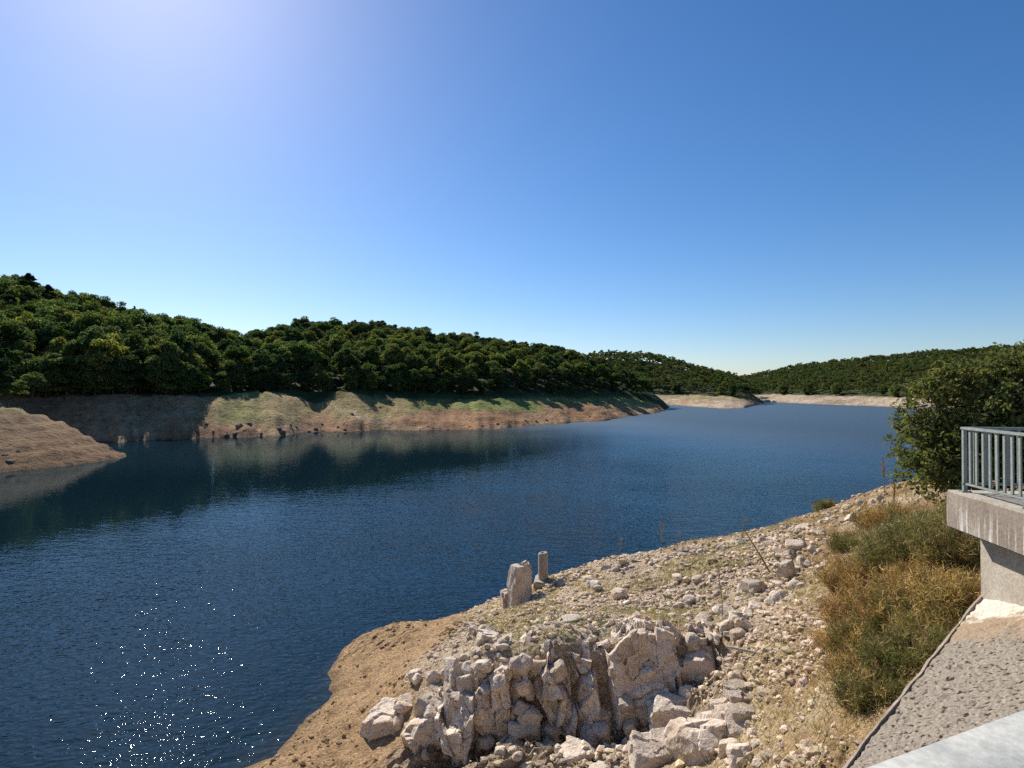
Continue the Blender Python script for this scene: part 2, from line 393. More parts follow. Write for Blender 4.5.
# the far side of the promontory, under water, and the foot of the dam
CP += [(1.2, 28.5, 0), (4.0, 31, 0), (8.5, 33, 0), (14, 34, 0), (20, 35, 0.3), (1.5, 33, -2.5), (6, 36, -2.5), (15, 39, -2.5),
       (-1.3, 31, -2), (-5, 28, -2.2), (-8, 25, -2.2), (-10, 21, -2.4), (-11, 17, -2.6), (-14, 15, -3), (-3.6, 8, 1.5), (-8, 8, 0.3), (0, 5, 2.2), (4, 5, 4.0),
       (-13, 24, -4), (-8, 31, -4), (-16, 12, -3.5), (18, 15, 7.6), (20, 25, 6.5), (26, 20, 8), (26, 30, 6), (9, 9, 6.6), (12, 8, 7.4), (8, 5, 6.6), (16, 6, 8)]
CP = np.array(CP)
def _tps(P, lam):
    n = len(P); d = np.linalg.norm(P[:, None, :2] - P[None, :, :2], axis=2)
    K = np.where(d > 0, d * d * np.log(d + 1e-12), 0) + lam * np.eye(n)
    A = np.zeros((n + 3, n + 3)); A[:n, :n] = K; A[:n, n] = 1; A[:n, n + 1:] = P[:, :2]; A[n:, :n] = A[:n, n:].T
    b = np.zeros(n + 3); b[:n] = P[:, 2]
    return np.linalg.solve(A, b)
TW = _tps(CP, 0.035)
def h_near0(x, y):
    x = np.asarray(x, float); y = np.asarray(y, float)
    sh = x.shape; x = x.ravel(); y = y.ravel()
    r = TW[-3] + TW[-2] * x + TW[-1] * y
    for (cx, cy, _), wt in zip(CP, TW[:-3]):
        d2 = (x - cx) ** 2 + (y - cy) ** 2 + 1e-12
        r = r + wt * 0.5 * d2 * np.log(d2)
    return np.clip(r, -4, 9).reshape(sh)
def outcrop(x, y):
    """how much bare fractured rock shows (0..1)"""
    px = 512 + F * x / np.maximum(y, 1)
    a = sstep(365, 410, px) * (1 - sstep(710, 770, px)) * sstep(12.3, 13.2, y) * (1 - sstep(15.0, 15.9, y))
    return a
def h_near(x, y):
    h = h_near0(x, y)
    land = sstep(-0.3, 0.6, h)
    h = h + land * (0.07 * fbm(x * 0.9, y * 0.9, seed=3, o=5) + 0.10 * fbm(x * 0.25, y * 0.25, seed=8, o=3))
    h = h + 0.09 * fbm(x * 0.9, y * 0.9, seed=12, o=3) * sstep(-0.6, -0.1, h) * (1 - sstep(0.3, 0.8, h))
    k = outcrop(x, y)
    d1, d2, v = worley(x * 1.25 + 0.35 * vnoise(x * 2, y * 2, seed=4), y * 1.7 + 0.35 * vnoise(x * 2, y * 2, seed=6), 21)
    e1, e2, v2 = worley(x * 3.1, y * 3.6, 33)
    h = h + k * ((v - 0.5) * 0.2 + (v2 - 0.5) * 0.2 - 0.22 * (1 - sstep(0.0, 0.10, d2 - d1)))
    cut = sstep(-2.1, -1.6, x) * (1 - sstep(5.0, 5.5, x)) * sstep(14.0, 14.5, y) * (1 - sstep(15.2, 15.7, y))
    h = h - 0.75 * cut
    f1, f2, v3 = worley(x * 5.0, y * 5.0, 41)
    stony = land * (1 - k) * sstep(-0.2, 0.35, fbm(x * 0.35, y * 0.35, seed=50, o=3) + 0.3 * sstep(0.5, 1.5, h) - 0.1)
    h = h + stony * (v3 - 0.5) * 0.10
    return h

I = np.interp
def prof(px, d, dw, db, dr, zt, zr, bank_pow=0.85, bank_n=None):
    """bank from the waterline to the trees, then the wooded hill up to its ridge"""
    t1 = (d - dw) / (db - dw)
    t2 = np.clip((d - db) / (dr - db), 0, 1)
    bank = zt * np.clip(t1, 0, 1) ** bank_pow
    if bank_n is not None: bank = bank + bank_n * np.clip(t1, 0, 1) * (1 - np.clip(t1 - 0.6, 0, .4))
    hill = (zr - zt) * (t2 ** 0.92)
    back = -np.clip(d - dr, 0, None) * 0.05
    under = np.clip((d - dw), -60, 0) * 0.22
    return np.maximum(np.where(t1 < 0, under, bank + hill + back), -5)
A_px = [-900, -600, 0, 130, 190, 240, 275, 300, 390, 480, 540, 600, 640, 672, 700]
A_dw = [100, 105, 115, 119, 121, 127, 128, 139, 150, 150, 171, 190, 240, 261, 300]
A_db = [122, 124, 132, 137, 141, 149, 158, 164, 172, 183, 205, 246, 300, 300, 330]
A_zt = [8.2, 8.2, 8.2, 8.0, 8.0, 7.9, 7.6, 7.4, 7.3, 6.8, 6.8, 6.6, 5.6, 1.5, -2]
A_dr = [220, 220, 225, 240, 260, 270, 275, 285, 300, 310, 320, 330, 340, 345, 350]
A_ys = [270, 280, 311, 341, 353, 364, 353, 347, 347, 355, 361, 373, 387, 398, 402]
B_px = [480, 560, 640, 672, 700, 732, 745, 757, 790]
B_dw = [440, 430, 420, 402, 350, 318, 330, 396, 460]
B_db = [490, 470, 450, 440, 420, 400, 402, 420, 480]
B_zt = [6, 6, 6, 6, 5.6, 5.0, 4.0, 1.5, -3]
B_dr = [580, 580, 580, 575, 560, 530, 520, 500, 500]
B_ys = [366, 361, 358, 364, 374, 383, 389, 397, 402]
C_px = [640, 740, 770, 800, 840, 905, 1000, 1200, 1900]
C_dw = [540, 520, 500, 445, 400, 335, 300, 250, 200]
C_db = [580, 560, 540, 485, 436, 366, 330, 280, 225]
C_zt = [6, 6, 6, 5.6, 5.2, 5.0, 5.0, 6, 7]
C_dr = [820, 800, 780, 760, 730, 690, 640, 560, 480]
C_ys = [390, 381, 376, 370, 365, 360, 354, 343, 328]
def zr_of(px, P, ys, dr):
    y = I(px, P, ys); d = I(px, P, dr); return EYE + (HY - y) / F * d
def ridge_n(x, y):
    return fbm(x * 0.012, y * 0.012, seed=61, o=3)
def h_A(px, d, x, y):
    n = ridge_n(x, y)
    bn = 1.2 * fbm(x * 0.045, y * 0.03, seed=70, o=4) - 1.3 * np.clip(0.25 - np.abs(fbm(x * 0.07 + 0.02 * y, y * 0.015, seed=72, o=3)), 0, 1) * 4 * 0.6
    dw = I(px, A_px, A_dw) + 3.4 * vnoise(px * 0.05, 0 * px, seed=71) + 1.2 * vnoise(px * 0.17, 0 * px, seed=73)
    h = prof(px, d, dw, I(px, A_px, A_db), I(px, A_px, A_dr), I(px, A_px, A_zt), zr_of(px, A_px, A_ys, A_dr) + 2.0 * n, bank_n=bn)
    # mounds and a gully on the bank
    h = h + 1.5 * np.exp(-((px - 272) / 17.0) ** 2 - ((d - 152) / 11.0) ** 2) - 1.6 * np.exp(-((px - 318) / 13.0) ** 2 - ((d - 163) / 9.0) ** 2)
    h = h - 1.2 * np.exp(-((px - 232) / 9.0) ** 2 - ((d - 136) / 6.0) ** 2) + 1.5 * np.exp(-((px - 350) / 20.0) ** 2 - ((d - 168) / 8.0) ** 2)
    f = 1 - sstep(650, 690, px)
    return (h + 5) * f - 5
def h_S(px, d):
    P = [-900, -200, -60, 0, 60, 100, 127, 131]
    dw = I(px, P, [58, 64, 70, 73, 78, 84, 89, 90]); dc = I(px, P, [88, 90, 91, 91.5, 92, 92, 92.5, 92.5])
    zc = I(px, P, [8.6, 8.6, 8.5, 7.8, 4.9, 1.7, 0.1, -2.0])
    t = np.clip((d - dw) / np.maximum(dc - dw, 0.5), 0, 1)
    fr = zc * t ** 0.9
    fl = I(px, P, [22, 20, 14, 9, 5, 2, 0, 0])
    bk = zc - np.clip(d - dc - fl, 0, None) * 0.75
    h = np.where(d < dw, np.maximum((d - dw) * 0.3, -4), np.where(d > dc, bk, fr))
    return np.where(px > 131, -5, np.maximum(h, -5))
def h_B(px, d, x, y):
    bn = 0.9 * fbm(x * 0.03, y * 0.02, seed=75, o=3)
    h = prof(px, d, I(px, B_px, B_dw) + 4 * vnoise(px * 0.09, 0 * px, seed=77), I(px, B_px, B_db), I(px, B_px, B_dr), I(px, B_px, B_zt), zr_of(px, B_px, B_ys, B_dr) + 2.5 * ridge_n(x, y), 0.8, bn)
    f = 1 - sstep(752, 785, px); g = sstep(420, 520, px)
    return (h + 5) * f * g - 5
def h_C(px, d, x, y):
    h = prof(px, d, I(px, C_px, C_dw) + 5 * vnoise(px * 0.06, 0 * px, seed=79), I(px, C_px, C_db), I(px, C_px, C_dr), I(px, C_px, C_zt), zr_of(px, C_px, C_ys, C_dr) + 3 * ridge_n(x, y), 0.8)
    g = sstep(600, 700, px)
    return (h + 5) * g - 5
def h_R(x, y):
    s = x - (0.83 * y + 4.0)
    return np.clip(s * 0.45 - 2, -4, 8.2 + 0.01 * np.clip(s, 0, 300))
def h_far(x, y):
    d = np.maximum(y, 1.0); px = 512 + F * x / d
    a, s_, b, c, r = h_A(px, d, x, y), h_S(px, d), h_B(px, d, x, y), h_C(px, d, x, y), h_R(x, y)
    st = np.stack([a, s_, b, c, r]); return st.max(0), st.argmax(0)
NX0, NX1, NY0, NY1 = -16.0, 32.0, 1.5, 41.0
def ground_z(x, y):
    x = np.atleast_1d(np.asarray(x, float)); y = np.atleast_1d(np.asarray(y, float))
    inn = (x > NX0) & (x < NX1) & (y > NY0) & (y < NY1)
    h = h_far(x, y)[0]
    if inn.any(): h = np.where(inn, np.maximum(h_near(x, y), h_R(x, y)), h)
    return h
def hit(px, py, lo=5.0, hi=40.0):
    """where the line of sight of a pixel meets the near shore"""
    d = np.arange(lo, hi, 0.05)
    x = (px - 512) / F * d; z = EYE - (py - HY) / F * d
    g = h_near(x, d)
    k = np.nonzero(g >= z)[0]
    if len(k) == 0: return None
    k = k[0]; return (x[k], d[k], g[k])

# ---- ground sheet to the horizon, under everything
bm = bmesh.new()
bmesh.ops.create_grid(bm, x_segments=40, y_segments=40, size=4500)
for v_ in bm.verts: v_.co.z = -6.0
o = bm_obj('ground', bm, mat_plain('valley_floor', (0.06, 0.06, 0.035), (0.10, 0.09, 0.05), 0.05)); tag(o, kind='structure')

# ---- hillsides, on a fan that is finer near the lake
naz, nr = 760, 430
az = np.radians(np.linspace(-66, 64, naz)); rr = 12 * (1500 / 12) ** np.linspace(0, 1, nr)
R_, A_ = np.meshgrid(rr, az, indexing='ij')
X = R_ * np.sin(A_); Y = R_ * np.cos(A_)
H, who = h_far(X, Y)
d_ = np.maximum(Y, 1); PX = 512 + F * X / d_
inn = (X > NX0 - 1) & (X < NX1 + 1) & (Y < NY1 + 1)
H = H + np.where((H > 0.0) & (H < 9), 0.17 * np.sin(H * 5.5 + 2.5 * fbm(X * 0.03, Y * 0.03, seed=92, o=2)) + (0.6 * (np.abs(fbm(X * 0.11, Y * 0.11, seed=93, o=3)) - 0.3) + 0.38 * (np.abs(fbm(X * 0.33, Y * 0.2, seed=94, o=3)) - 0.3)) * sstep(0.1, 1.6, H) * np.where(who == 1, 0.4, 1.0), 0)
H = H + np.where(H > 0.0, 0.25 * fbm(X * 0.2, Y * 0.2, seed=90, o=4), 0)
H = np.where(inn, -4.5, H)
brown = np.array([0.33, 0.185, 0.098]); tan = np.array([0.42, 0.28, 0.155]); pale = np.array([0.46, 0.37, 0.26])
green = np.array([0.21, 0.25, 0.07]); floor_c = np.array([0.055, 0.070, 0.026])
nz = fbm(X * 0.05, Y * 0.05, seed=95, o=4)
c = np.zeros(H.shape + (3,))
cA = brown + (tan - brown) * sstep(-0.5, 0.9, nz + 0.3 * np.sin(H * 3.1))[..., None]
gA = sstep(2.6, 4.4, H + 1.8 * nz) * sstep(190, 240, PX) * (0.55 + 0.45 * sstep(-0.5, 0.4, fbm(X * 0.03, Y * 0.08, seed=97, o=3)))
cA = cA + (green - cA) * (gA * (1 - 0.6 * sstep(255, 275, PX) * (1 - sstep(395, 430, PX))))[..., None]
trackx = 300 + (H * -10 + 78)                     # pale track that runs down the bank
tr_ = np.exp(-((PX - (398 - 11.5 * np.clip(H, 0, 8.5))) / 5.5) ** 2) * (H > 0.3) * (H < 8.2) * (Y < 176) * (Y > 138)
cA = cA + (np.array([0.44, 0.34, 0.21]) - cA) * (0.85 * tr_)[..., None]
cS = np.array([0.215, 0.128, 0.068]) + (np.array([0.27, 0.18, 0.10]) - np.array([0.215, 0.128, 0.068])) * sstep(1, 7, H + 1.5 * nz)[..., None]
cS = cS + (green - cS) * (0.6 * sstep(6.0, 8.0, H + nz))[..., None]
cB = pale + (np.array([0.38, 0.26, 0.16]) - pale) * sstep(-0.4, 0.5, nz)[..., None]
cB = cB + (np.array([0.24, 0.23, 0.09]) - cB) * (0.5 * sstep(3.0, 4.5, H + nz))[..., None]
cC = np.array([0.44, 0.35, 0.25]) + (np.array([0.34, 0.26, 0.18]) - np.array([0.44, 0.35, 0.25])) * sstep(-0.3, 0.5, nz)[..., None]
cR = np.array([0.30, 0.25, 0.13]) + 0 * cC
for k, cc in enumerate((cA, cS, cB, cC, cR)):
    c = np.where((who == k)[..., None], cc, c)
band = 0.86 + 0.2 * sstep(-0.4, 0.6, np.sin(H * 8.0 + 3 * fbm(X * 0.02, Y * 0.02, seed=99, o=2)) + fbm(X * 0.3, Y * 0.3, seed=98, o=2))
c = c * band[..., None]
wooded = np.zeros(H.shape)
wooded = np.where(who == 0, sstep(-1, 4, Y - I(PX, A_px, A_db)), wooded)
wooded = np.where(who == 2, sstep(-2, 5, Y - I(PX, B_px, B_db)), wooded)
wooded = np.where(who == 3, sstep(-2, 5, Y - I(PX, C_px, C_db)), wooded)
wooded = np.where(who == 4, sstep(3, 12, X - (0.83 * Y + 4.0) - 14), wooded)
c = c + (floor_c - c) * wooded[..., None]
wet = 1 - sstep(0.05, 0.45, H)
c = c * (1 - 0.4 * wet[..., None])
idx = np.arange(nr * naz).reshape(nr, naz)
Fq = np.stack([idx[:-1, :-1], idx[:-1, 1:], idx[1:, 1:], idx[1:, :-1]], -1).reshape(-1, 4)[:, ::-1]
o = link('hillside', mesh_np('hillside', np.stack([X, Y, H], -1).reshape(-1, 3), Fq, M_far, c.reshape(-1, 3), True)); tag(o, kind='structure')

# ---- the near shore
st = 0.10
gx = np.arange(NX0, NX1 + st, st); gy = np.arange(NY0, NY1 + st, st)
Xn, Yn = np.meshgrid(gx, gy)
Hn = np.maximum(h_near(Xn, Yn), h_R(Xn, Yn))
PXn = 512 + F * Xn / Yn; PYn = HY + F * (EYE - Hn) / Yn
sand = np.array([0.50, 0.335, 0.185]); earth = np.array([0.40, 0.285, 0.165]); grit = np.array([0.60, 0.475, 0.34]); straw = np.array([0.54, 0.42, 0.235]); rockc = np.array([0.45, 0.355, 0.27])
grn = np.array([0.20, 0.20, 0.075])
nn = fbm(Xn * 0.5, Yn * 0.5, seed=101, o=4)
c = np.broadcast_to(grit, Hn.shape + (3,)).copy()
left = (1 - sstep(450, 490, PXn)) * (1 - sstep(0.9, 1.9, Hn + 0.25 * nn)) * (1 - sstep(-0.6, 0.6, Xn - 0.03 * Yn + 0.2))
c = c + (sand - c) * left[..., None]
strawm = sstep(-0.3, 0.4, fbm(Xn * 0.45, Yn * 0.45, seed=104, o=4)) * (1 - left)
c = c + (straw - c) * (0.7 * strawm)[..., None]
orange = sstep(740, 800, PXn) * sstep(-0.4, 0.4, nn + 0.2)
c = c + (np.array([0.43, 0.275, 0.14]) - c) * (0.7 * orange)[..., None]
gm = np.exp(-((PXn - 610) / 95.0) ** 2 - ((Yn - 17.3) / 1.6) ** 2) + np.exp(-((PXn - 725) / 55.0) ** 2 - ((Yn - 22.0) / 2.2) ** 2)
gm = gm * sstep(-0.5, 0.4, fbm(Xn * 0.9, Yn * 0.9, seed=107, o=3))
c = c + (grn - c) * np.clip(0.45 * gm, 0, 0.7)[..., None]
k = outcrop(Xn, Yn)
c = c + (rockc - c) * (k * 0.8)[..., None]
wet = 1 - sstep(0.02, 0.22, Hn)
c = c * (1 - 0.35 * wet[..., None])
ny, nx = Hn.shape
idx = np.arange(ny * nx).reshape(ny, nx)
Fq = np.stack([idx[:-1, :-1], idx[:-1, 1:], idx[1:, 1:], idx[1:, :-1]], -1).reshape(-1, 4)
o = link('shore', mesh_np('shore', np.stack([Xn, Yn, Hn], -1).reshape(-1, 3), Fq, M_near, c.reshape(-1, 3), False)); tag(o, kind='structure')

# ---- water
me = mesh_np('water', [(-1400, -40, 0), (1300, -40, 0), (1300, 1300, 0), (-1400, 1300, 0)], [(0, 1, 2, 3)], M_water)
tag(link('water', me), kind='structure')

# ------------------------------------------------------------------ trees
def leaf_quads(C, Nrm, size, rg, aspect=0.7):
    n = len(C)
    Nrm = Nrm / (np.linalg.norm(Nrm, axis=1, keepdims=True) + 1e-9)
    r = rg.normal(size=(n, 3)); a = np.cross(Nrm, r); a /= np.linalg.norm(a, axis=1, keepdims=True) + 1e-9
    b = np.cross(Nrm, a)
    s = np.asarray(size).reshape(-1, 1) * rg.uniform(0.6, 1.25, (n, 1))
    V = np.stack([C - a * s, C - b * s * aspect + Nrm * s * 0.15, C + a * s, C + b * s * aspect + Nrm * s * 0.15], 1).reshape(-1, 3)
    return V, np.arange(4 * n).reshape(n, 4)
def crown_mesh(name, rg, R, zc, nclump, nleaf, leaf, base, skirt=0.35, conic=0.0):
    """uneven crown of leaf clumps in a volume of radii R about height zc"""
    acc = Acc()
    R = np.array(R)
    lobes = rg.normal(size=(7, 3)); lobes /= np.linalg.norm(lobes, axis=1, keepdims=True); la = rg.uniform(-0.25, 0.18, 7)
    for i in range(nclump):
        dv = rg.normal(size=3); dv /= np.linalg.norm(dv)
        if dv[2] < -skirt: dv[2] *= -0.7
        rad = rg.uniform(0.5, 0.95) ** 0.6
        rad *= 1 + float(np.sum(la * np.maximum(lobes @ dv, 0) ** 3))
        if conic: rad *= (1 - conic * max(dv[2], 0) ** 1.0 * 0)
        p = np.array([0, 0, zc]) + dv * R * rad
        tt_ = 0
        if conic:
            t = np.clip((p[2] - (zc - R[2])) / (2 * R[2]), 0, 1); p[:2] *= (1 - t) ** 0.8 * 1.5; tt_ = t
        cr = rg.uniform(0.18, 0.38) * R.mean() * (0.75 * (1.15 - 0.85 * tt_) if conic else 1)
        n = int(nleaf * rg.uniform(0.7, 1.3))
        q = rg.normal(size=(n, 3)); q /= np.linalg.norm(q, axis=1, keepdims=True)
        q[:, 2] = np.where(q[:, 2] < -0.3, -q[:, 2], q[:, 2])
        P = p + q * np.array([1, 1, 0.72]) * cr * rg.uniform(0.55, 1.08, (n, 1))
        V, Fc = leaf_quads(P, q + 0.5 * rg.normal(size=(n, 3)) + np.array([0, 0, 0.35]), leaf, rg)
        tn = rg.uniform(0.72, 1.3); col = np.array(base) * tn * np.array([rg.uniform(0.9, 1.15), 1, rg.uniform(0.8, 1.1)])
        lc = np.repeat(col * rg.uniform(0.75, 1.3, (n, 1)), 4, axis=0)
        acc.add(V, Fc, lc)
    return acc
def trunk_acc(rg, h, r, nlimb, spread, zfrom=0.3):
    acc = Acc()
    pth = [np.array([0, 0, -0.6])]
    for i in range(1, 7):
        pth.append(np.array([rg.normal() * 0.02 * h, rg.normal() * 0.02 * h, h * i / 6]))
    V, Fc = tube_np(pth, [r * (1.25 if i == 0 else 1) * (1 - 0.13 * i) for i in range(7)], 7); acc.add(V, Fc)
    for i in range(nlimb):
        z0 = h * rg.uniform(zfrom, 0.9); a = rg.uniform(0, 2 * math.pi); L = spread * rg.uniform(0.6, 1.0)
        k = min(5, max(1, int(z0 / h * 6))); s = pth[k] + (pth[k + 1] - pth[k]) * (z0 / h * 6 - k if k < 6 else 0)
        ps = [s]
        for j in range(1, 4):
            ps.append(s + np.array([math.cos(a) * L * j / 3, math.sin(a) * L * j / 3, L * 0.28 * j / 3 + rg.normal() * 0.05 * L]))
        V, Fc = tube_np(ps, [r * 0.42, r * 0.3, r * 0.2, r * 0.07], 5); acc.add(V, Fc)
    return acc
G1 = (0.112, 0.138, 0.044); G2 = (0.082, 0.112, 0.046); G3 = (0.140, 0.155, 0.052)
rgt = np.random.default_rng(5)
BROAD = []
for i in range(7):
    base = [G1, G2, G1, G3, G2, G1, G3][i]
    cr = crown_mesh('crown', rgt, (rgt.uniform(3.5, 4.6), rgt.uniform(3.5, 4.6), rgt.uniform(4.0, 5.6)), 6.3, 54, 120, 0.27, base).mesh('crown', M_leaf)
    tk = trunk_acc(rgt, 9.0, 0.26, 7, 3.2).mesh('trunk', M_bark, True)
    BROAD.append((cr, tk))
EDGE = []
for i in range(4):
    cr = crown_mesh('crown', rgt, (rgt.uniform(3.7, 4.5), rgt.uniform(3.7, 4.5), rgt.uniform(4.8, 5.4)), 5.2, 58, 120, 0.27, [G1, G2, G3, G1][i], 1.0).mesh('crown', M_leaf)
    EDGE.append((cr, BROAD[i][1]))
PINE = []
for i in range(3):
    cr = crown_mesh('crown', rgt, (3.0, 3.0, 5.4), 7.6, 52, 55, 0.30, (0.030, 0.044, 0.022), 0.9, conic=0.8 if i < 2 else 0.45).mesh('crown', M_leaf)
    tk = trunk_acc(rgt, 12.2, 0.2, 9, 2.2, 0.2).mesh('trunk', M_bark, True)
    PINE.append((cr, tk))

# ---- where trees stand
def jitter(x0, x1, y0, y1, sp, rg, j=0.42):
    gx, gy = np.meshgrid(np.arange(x0, x1, sp), np.arange(y0, y1, sp))
    gx = gx + (np.arange(gx.shape[0]) % 2)[:, None] * sp * 0.5
    return (gx + rg.uniform(-j, j, gx.shape) * sp).ravel(), (gy + rg.uniform(-j, j, gy.shape) * sp).ravel()
T = []   # x, y, z, height scale, width scale, hill
def plant(xs, ys, hill, P, DB, DR, pxlo, pxhi, past, hs):
    px = 512 + F * xs / ys
    off = ys - I(px, P, DB)
    ok = (px > pxlo) & (px < pxhi) & (off > (1.5 if hill != 'A' else I(px, [175, 225], [1.5, 10.0]))) & (ys < I(px, P, DR) + past)
    xs, ys, px, off = xs[ok], ys[ok], px[ok], off[ok]
    zs = ground_z(xs, ys)
    for x, y, z, p, f in zip(xs, ys, zs, px, off):
        s = hs(p, f) * rgt.uniform(0.66, 1.28)
        if z > 1.0: T.append((x, y, z - 0.2, s, s * (rgt.uniform(0.68, 1.08) if hill == 'A' else rgt.uniform(0.85, 1.25)), hill))
def hsA(p, f):
    s = I(p, [-200, 0, 180, 260, 400, 640], [1.12, 1.08, 1.06, 0.93, 0.86, 0.76])
    return s * (I(f, [4, 22], [0.62, 1.0]) if p > 190 else 1.0)
x_, y_ = jitter(-420, 130, 118, 420, 5.3, rgt); plant(x_, y_, 'A', A_px, A_db, A_dr, -260, 652, 26, hsA)
# a closed edge of trees along the top of the bank
for p in np.arange(-240, 640, 9.0):
    d0 = I(p, A_px, A_db) + rgt.uniform(1.0, 4.0) + I(p, [175, 225], [0, 7.5]); pp = p + rgt.uniform(-3, 3)
    x = (pp - 512) / F * d0; z = ground_z(x, d0)[0]
    if rgt.uniform() < 0.9: s = hsA(p, 0) * rgt.uniform(0.62, 0.95); T.append((x, d0, z - 0.2, s, s * 1.1, 'A'))
x_, y_ = jitter(-40, 270, 400, 640, 5.8, rgt); plant(x_, y_, 'B', B_px, B_db, B_dr, 520, 758, 25, lambda p, f: 0.74)
x_, y_ = jitter(100, 900, 230, 860, 6.0, rgt); plant(x_, y_, 'C', C_px, C_db, C_dr, 690, 1110, 20, lambda p, f: 0.72)
T = np.array([(t[0], t[1], t[2], t[3], t[4], 'ABC'.index(t[5])) for t in T])
# how much of each shows, from near to far
order = np.argsort(T[:, 1]); hor = np.full(1400, 1000.0); seen = np.zeros(len(T))
for i in order:
    x, y, z, s, ws, _ = T[i]
    px = 512 + F * x / y; hw = 3.6 * ws / y * F; top = HY - F * (z + 10.8 * s - EYE) / y; bot = HY - F * (z + 1 - EYE) / y
    a, b = int(max(px - hw, -180) + 180), int(min(px + hw, 1210) + 180)
    if b <= a: continue
    seg = hor[a:b + 1]; g = np.clip(np.minimum(seg, bot) - top, 0, None)
    inside = np.arange(a, b + 1) - 180; inside = (inside >= 0) & (inside < 1024)
    seen[i] = (g * inside).sum(); hor[a:b + 1] = np.minimum(seg, top + 0.12 * (bot - top))
rank = np.argsort(-seen)
NIND = 285
ind = set(rank[:NIND].tolist())
print('TREES', len(T), 'visible', int((seen > 3).sum()), 'smallest individual area', seen[rank[NIND - 1]])

def tree_label(px, y, hill, s, front):
    if hill == 0 and px < 210: return ('tall dark broadleaf tree in the shaded wood above the brown bank', 'trees of the shaded wood') if not front else ('leafy tree at the foot of the shaded wood, on the rim of the brown bank', 'edge trees of the shaded wood')
    if hill == 0 and not front: return ('round green tree in the middle of the wood above the grassy bank', 'trees of the wood above the grass')
    if hill == 0: return ('small bushy tree on the lowest edge of the wood, along the grassy bank', 'edge trees along the grassy bank')
    return ('small rounded tree at the edge of the wood behind the pale sand spit', 'trees behind the sand spit')
rest = []
LOWV = []
for i in range(4):
    a = crown_mesh('low', rgt, (4.0, 4.0, 4.8), 6.3, 16, 22, 0.56, [G1, G2, G3, G1][i])
    LOWV.append((np.concatenate(a.V), np.concatenate(a.F), np.concatenate(a.C)))
MIDV = []
for i in range(4):
    a = crown_mesh('mid', rgt, (4.0, 4.0, 4.8), 6.3, 34, 56, 0.40, [G1, G2, G3, G2][i])
    MIDV.append((np.concatenate(a.V), np.concatenate(a.F), np.concatenate(a.C)))
def put_tree(kind, x, y, z, s, ws, rz, label, group, name='broadleaf_tree', cat='tree', var=None, own=False):
    pool = {'b': BROAD, 'p': PINE, 'e': EDGE}[kind]; cr, tk = pool[var if var is not None else rgt.integers(len(pool))]
    r = empty(name, (x, y, z), rz); r.scale = (ws, ws, s)
    tag(r, label, cat, group)
    link('crown', cr, r); link('trunk', tk, r)
    return r
far = Acc()
for i in range(len(T)):
    x, y, z, s, ws, hl = T[i]
    rz = rgt.uniform(0, 6.28); px = 512 + F * x / y
    if i in ind:
        front = (y - I(px, A_px, A_db)) < I(px, [175, 225], [8, 15.5]) if hl == 0 else True
        lb, gp = tree_label(px, y, int(hl), s, front)
        put_tree('e' if front else 'b', x, y, z, s, ws, rz, lb, gp)
    else:
        if y > 1 and seen[i] <= 0 and not (hl == 0 and px < 0) and rgt.uniform() < (0.8 if hl == 0 else 0.5): continue   # deep inside the wood, never seen
        V, Fc, C = (LOWV if y > 330 else MIDV)[rgt.integers(4)]
        cz, sz = math.cos(rz), math.sin(rz)
        W = np.stack([(V[:, 0] * cz - V[:, 1] * sz) * ws + x, (V[:, 0] * sz + V[:, 1] * cz) * ws + y, V[:, 2] * s + z], 1)
        far.add(W, Fc, C * (0.56 + 0.40 * rgt.uniform()) * np.array([rgt.uniform(0.85, 1.2), 1, rgt.uniform(0.8, 1.15)]))
m_far_leaf = mat_leaf('leaf_far', 0.35, hue=False)
o = link('forest', far.mesh('forest', m_far_leaf)); tag(o, 'dense green wood covering the far hillsides up to their ridges', 'wood', kind='stuff')
print('FOREST faces', sum(len(f) for f in far.F))

# trees that stand out of the wood
def at_ground(px, d): x = (px - 512) / F * d; return x, d, ground_z(x, d)[0]
for (px, d, s, ws, kind, var, label, nm) in [
    (134, 238, 1.1, 0.95, 'p', 0, 'lone dark pine whose narrow tip rises above the ridge of the wood', 'pine_tree'),
    (30, 205, 1.5, 1.7, 'p', 2, 'tall dark flat-topped pine on the highest point of the skyline', 'pine_tree'),
    (48, 212, 1.25, 1.4, 'p', 2, 'dark pine beside the flat-topped one, a little lower on the skyline', 'pine_tree'),
    (8, 170, 1.4, 1.3, 'p', 1, 'very dark tall conifer high on the shaded slope at the picture edge', 'pine_tree'),
    (-6, 99, 0.98, 0.9, 'p', 1, 'bright green conifer standing on the crest of the bare brown spit', 'conifer'),
    (8, 100, 0.42, 0.62, 'b', 3, 'pale green bushy sapling under the conifer on the crest of the spit', 'broadleaf_tree'),
    (34, 127, 0.72, 0.7, 'b', 6, 'greyish green young tree in front of the dark shaded wood', 'broadleaf_tree')]:
    x, y, z = at_ground(px, d)
    put_tree(kind, x, y, z - 0.2, s, ws, rgt.uniform(0, 6), label, None, nm, 'tree', var)
for i, (x, y) in enumerate([(33, 24), (40, 36), (46, 50), (36, 31)]):
    pass

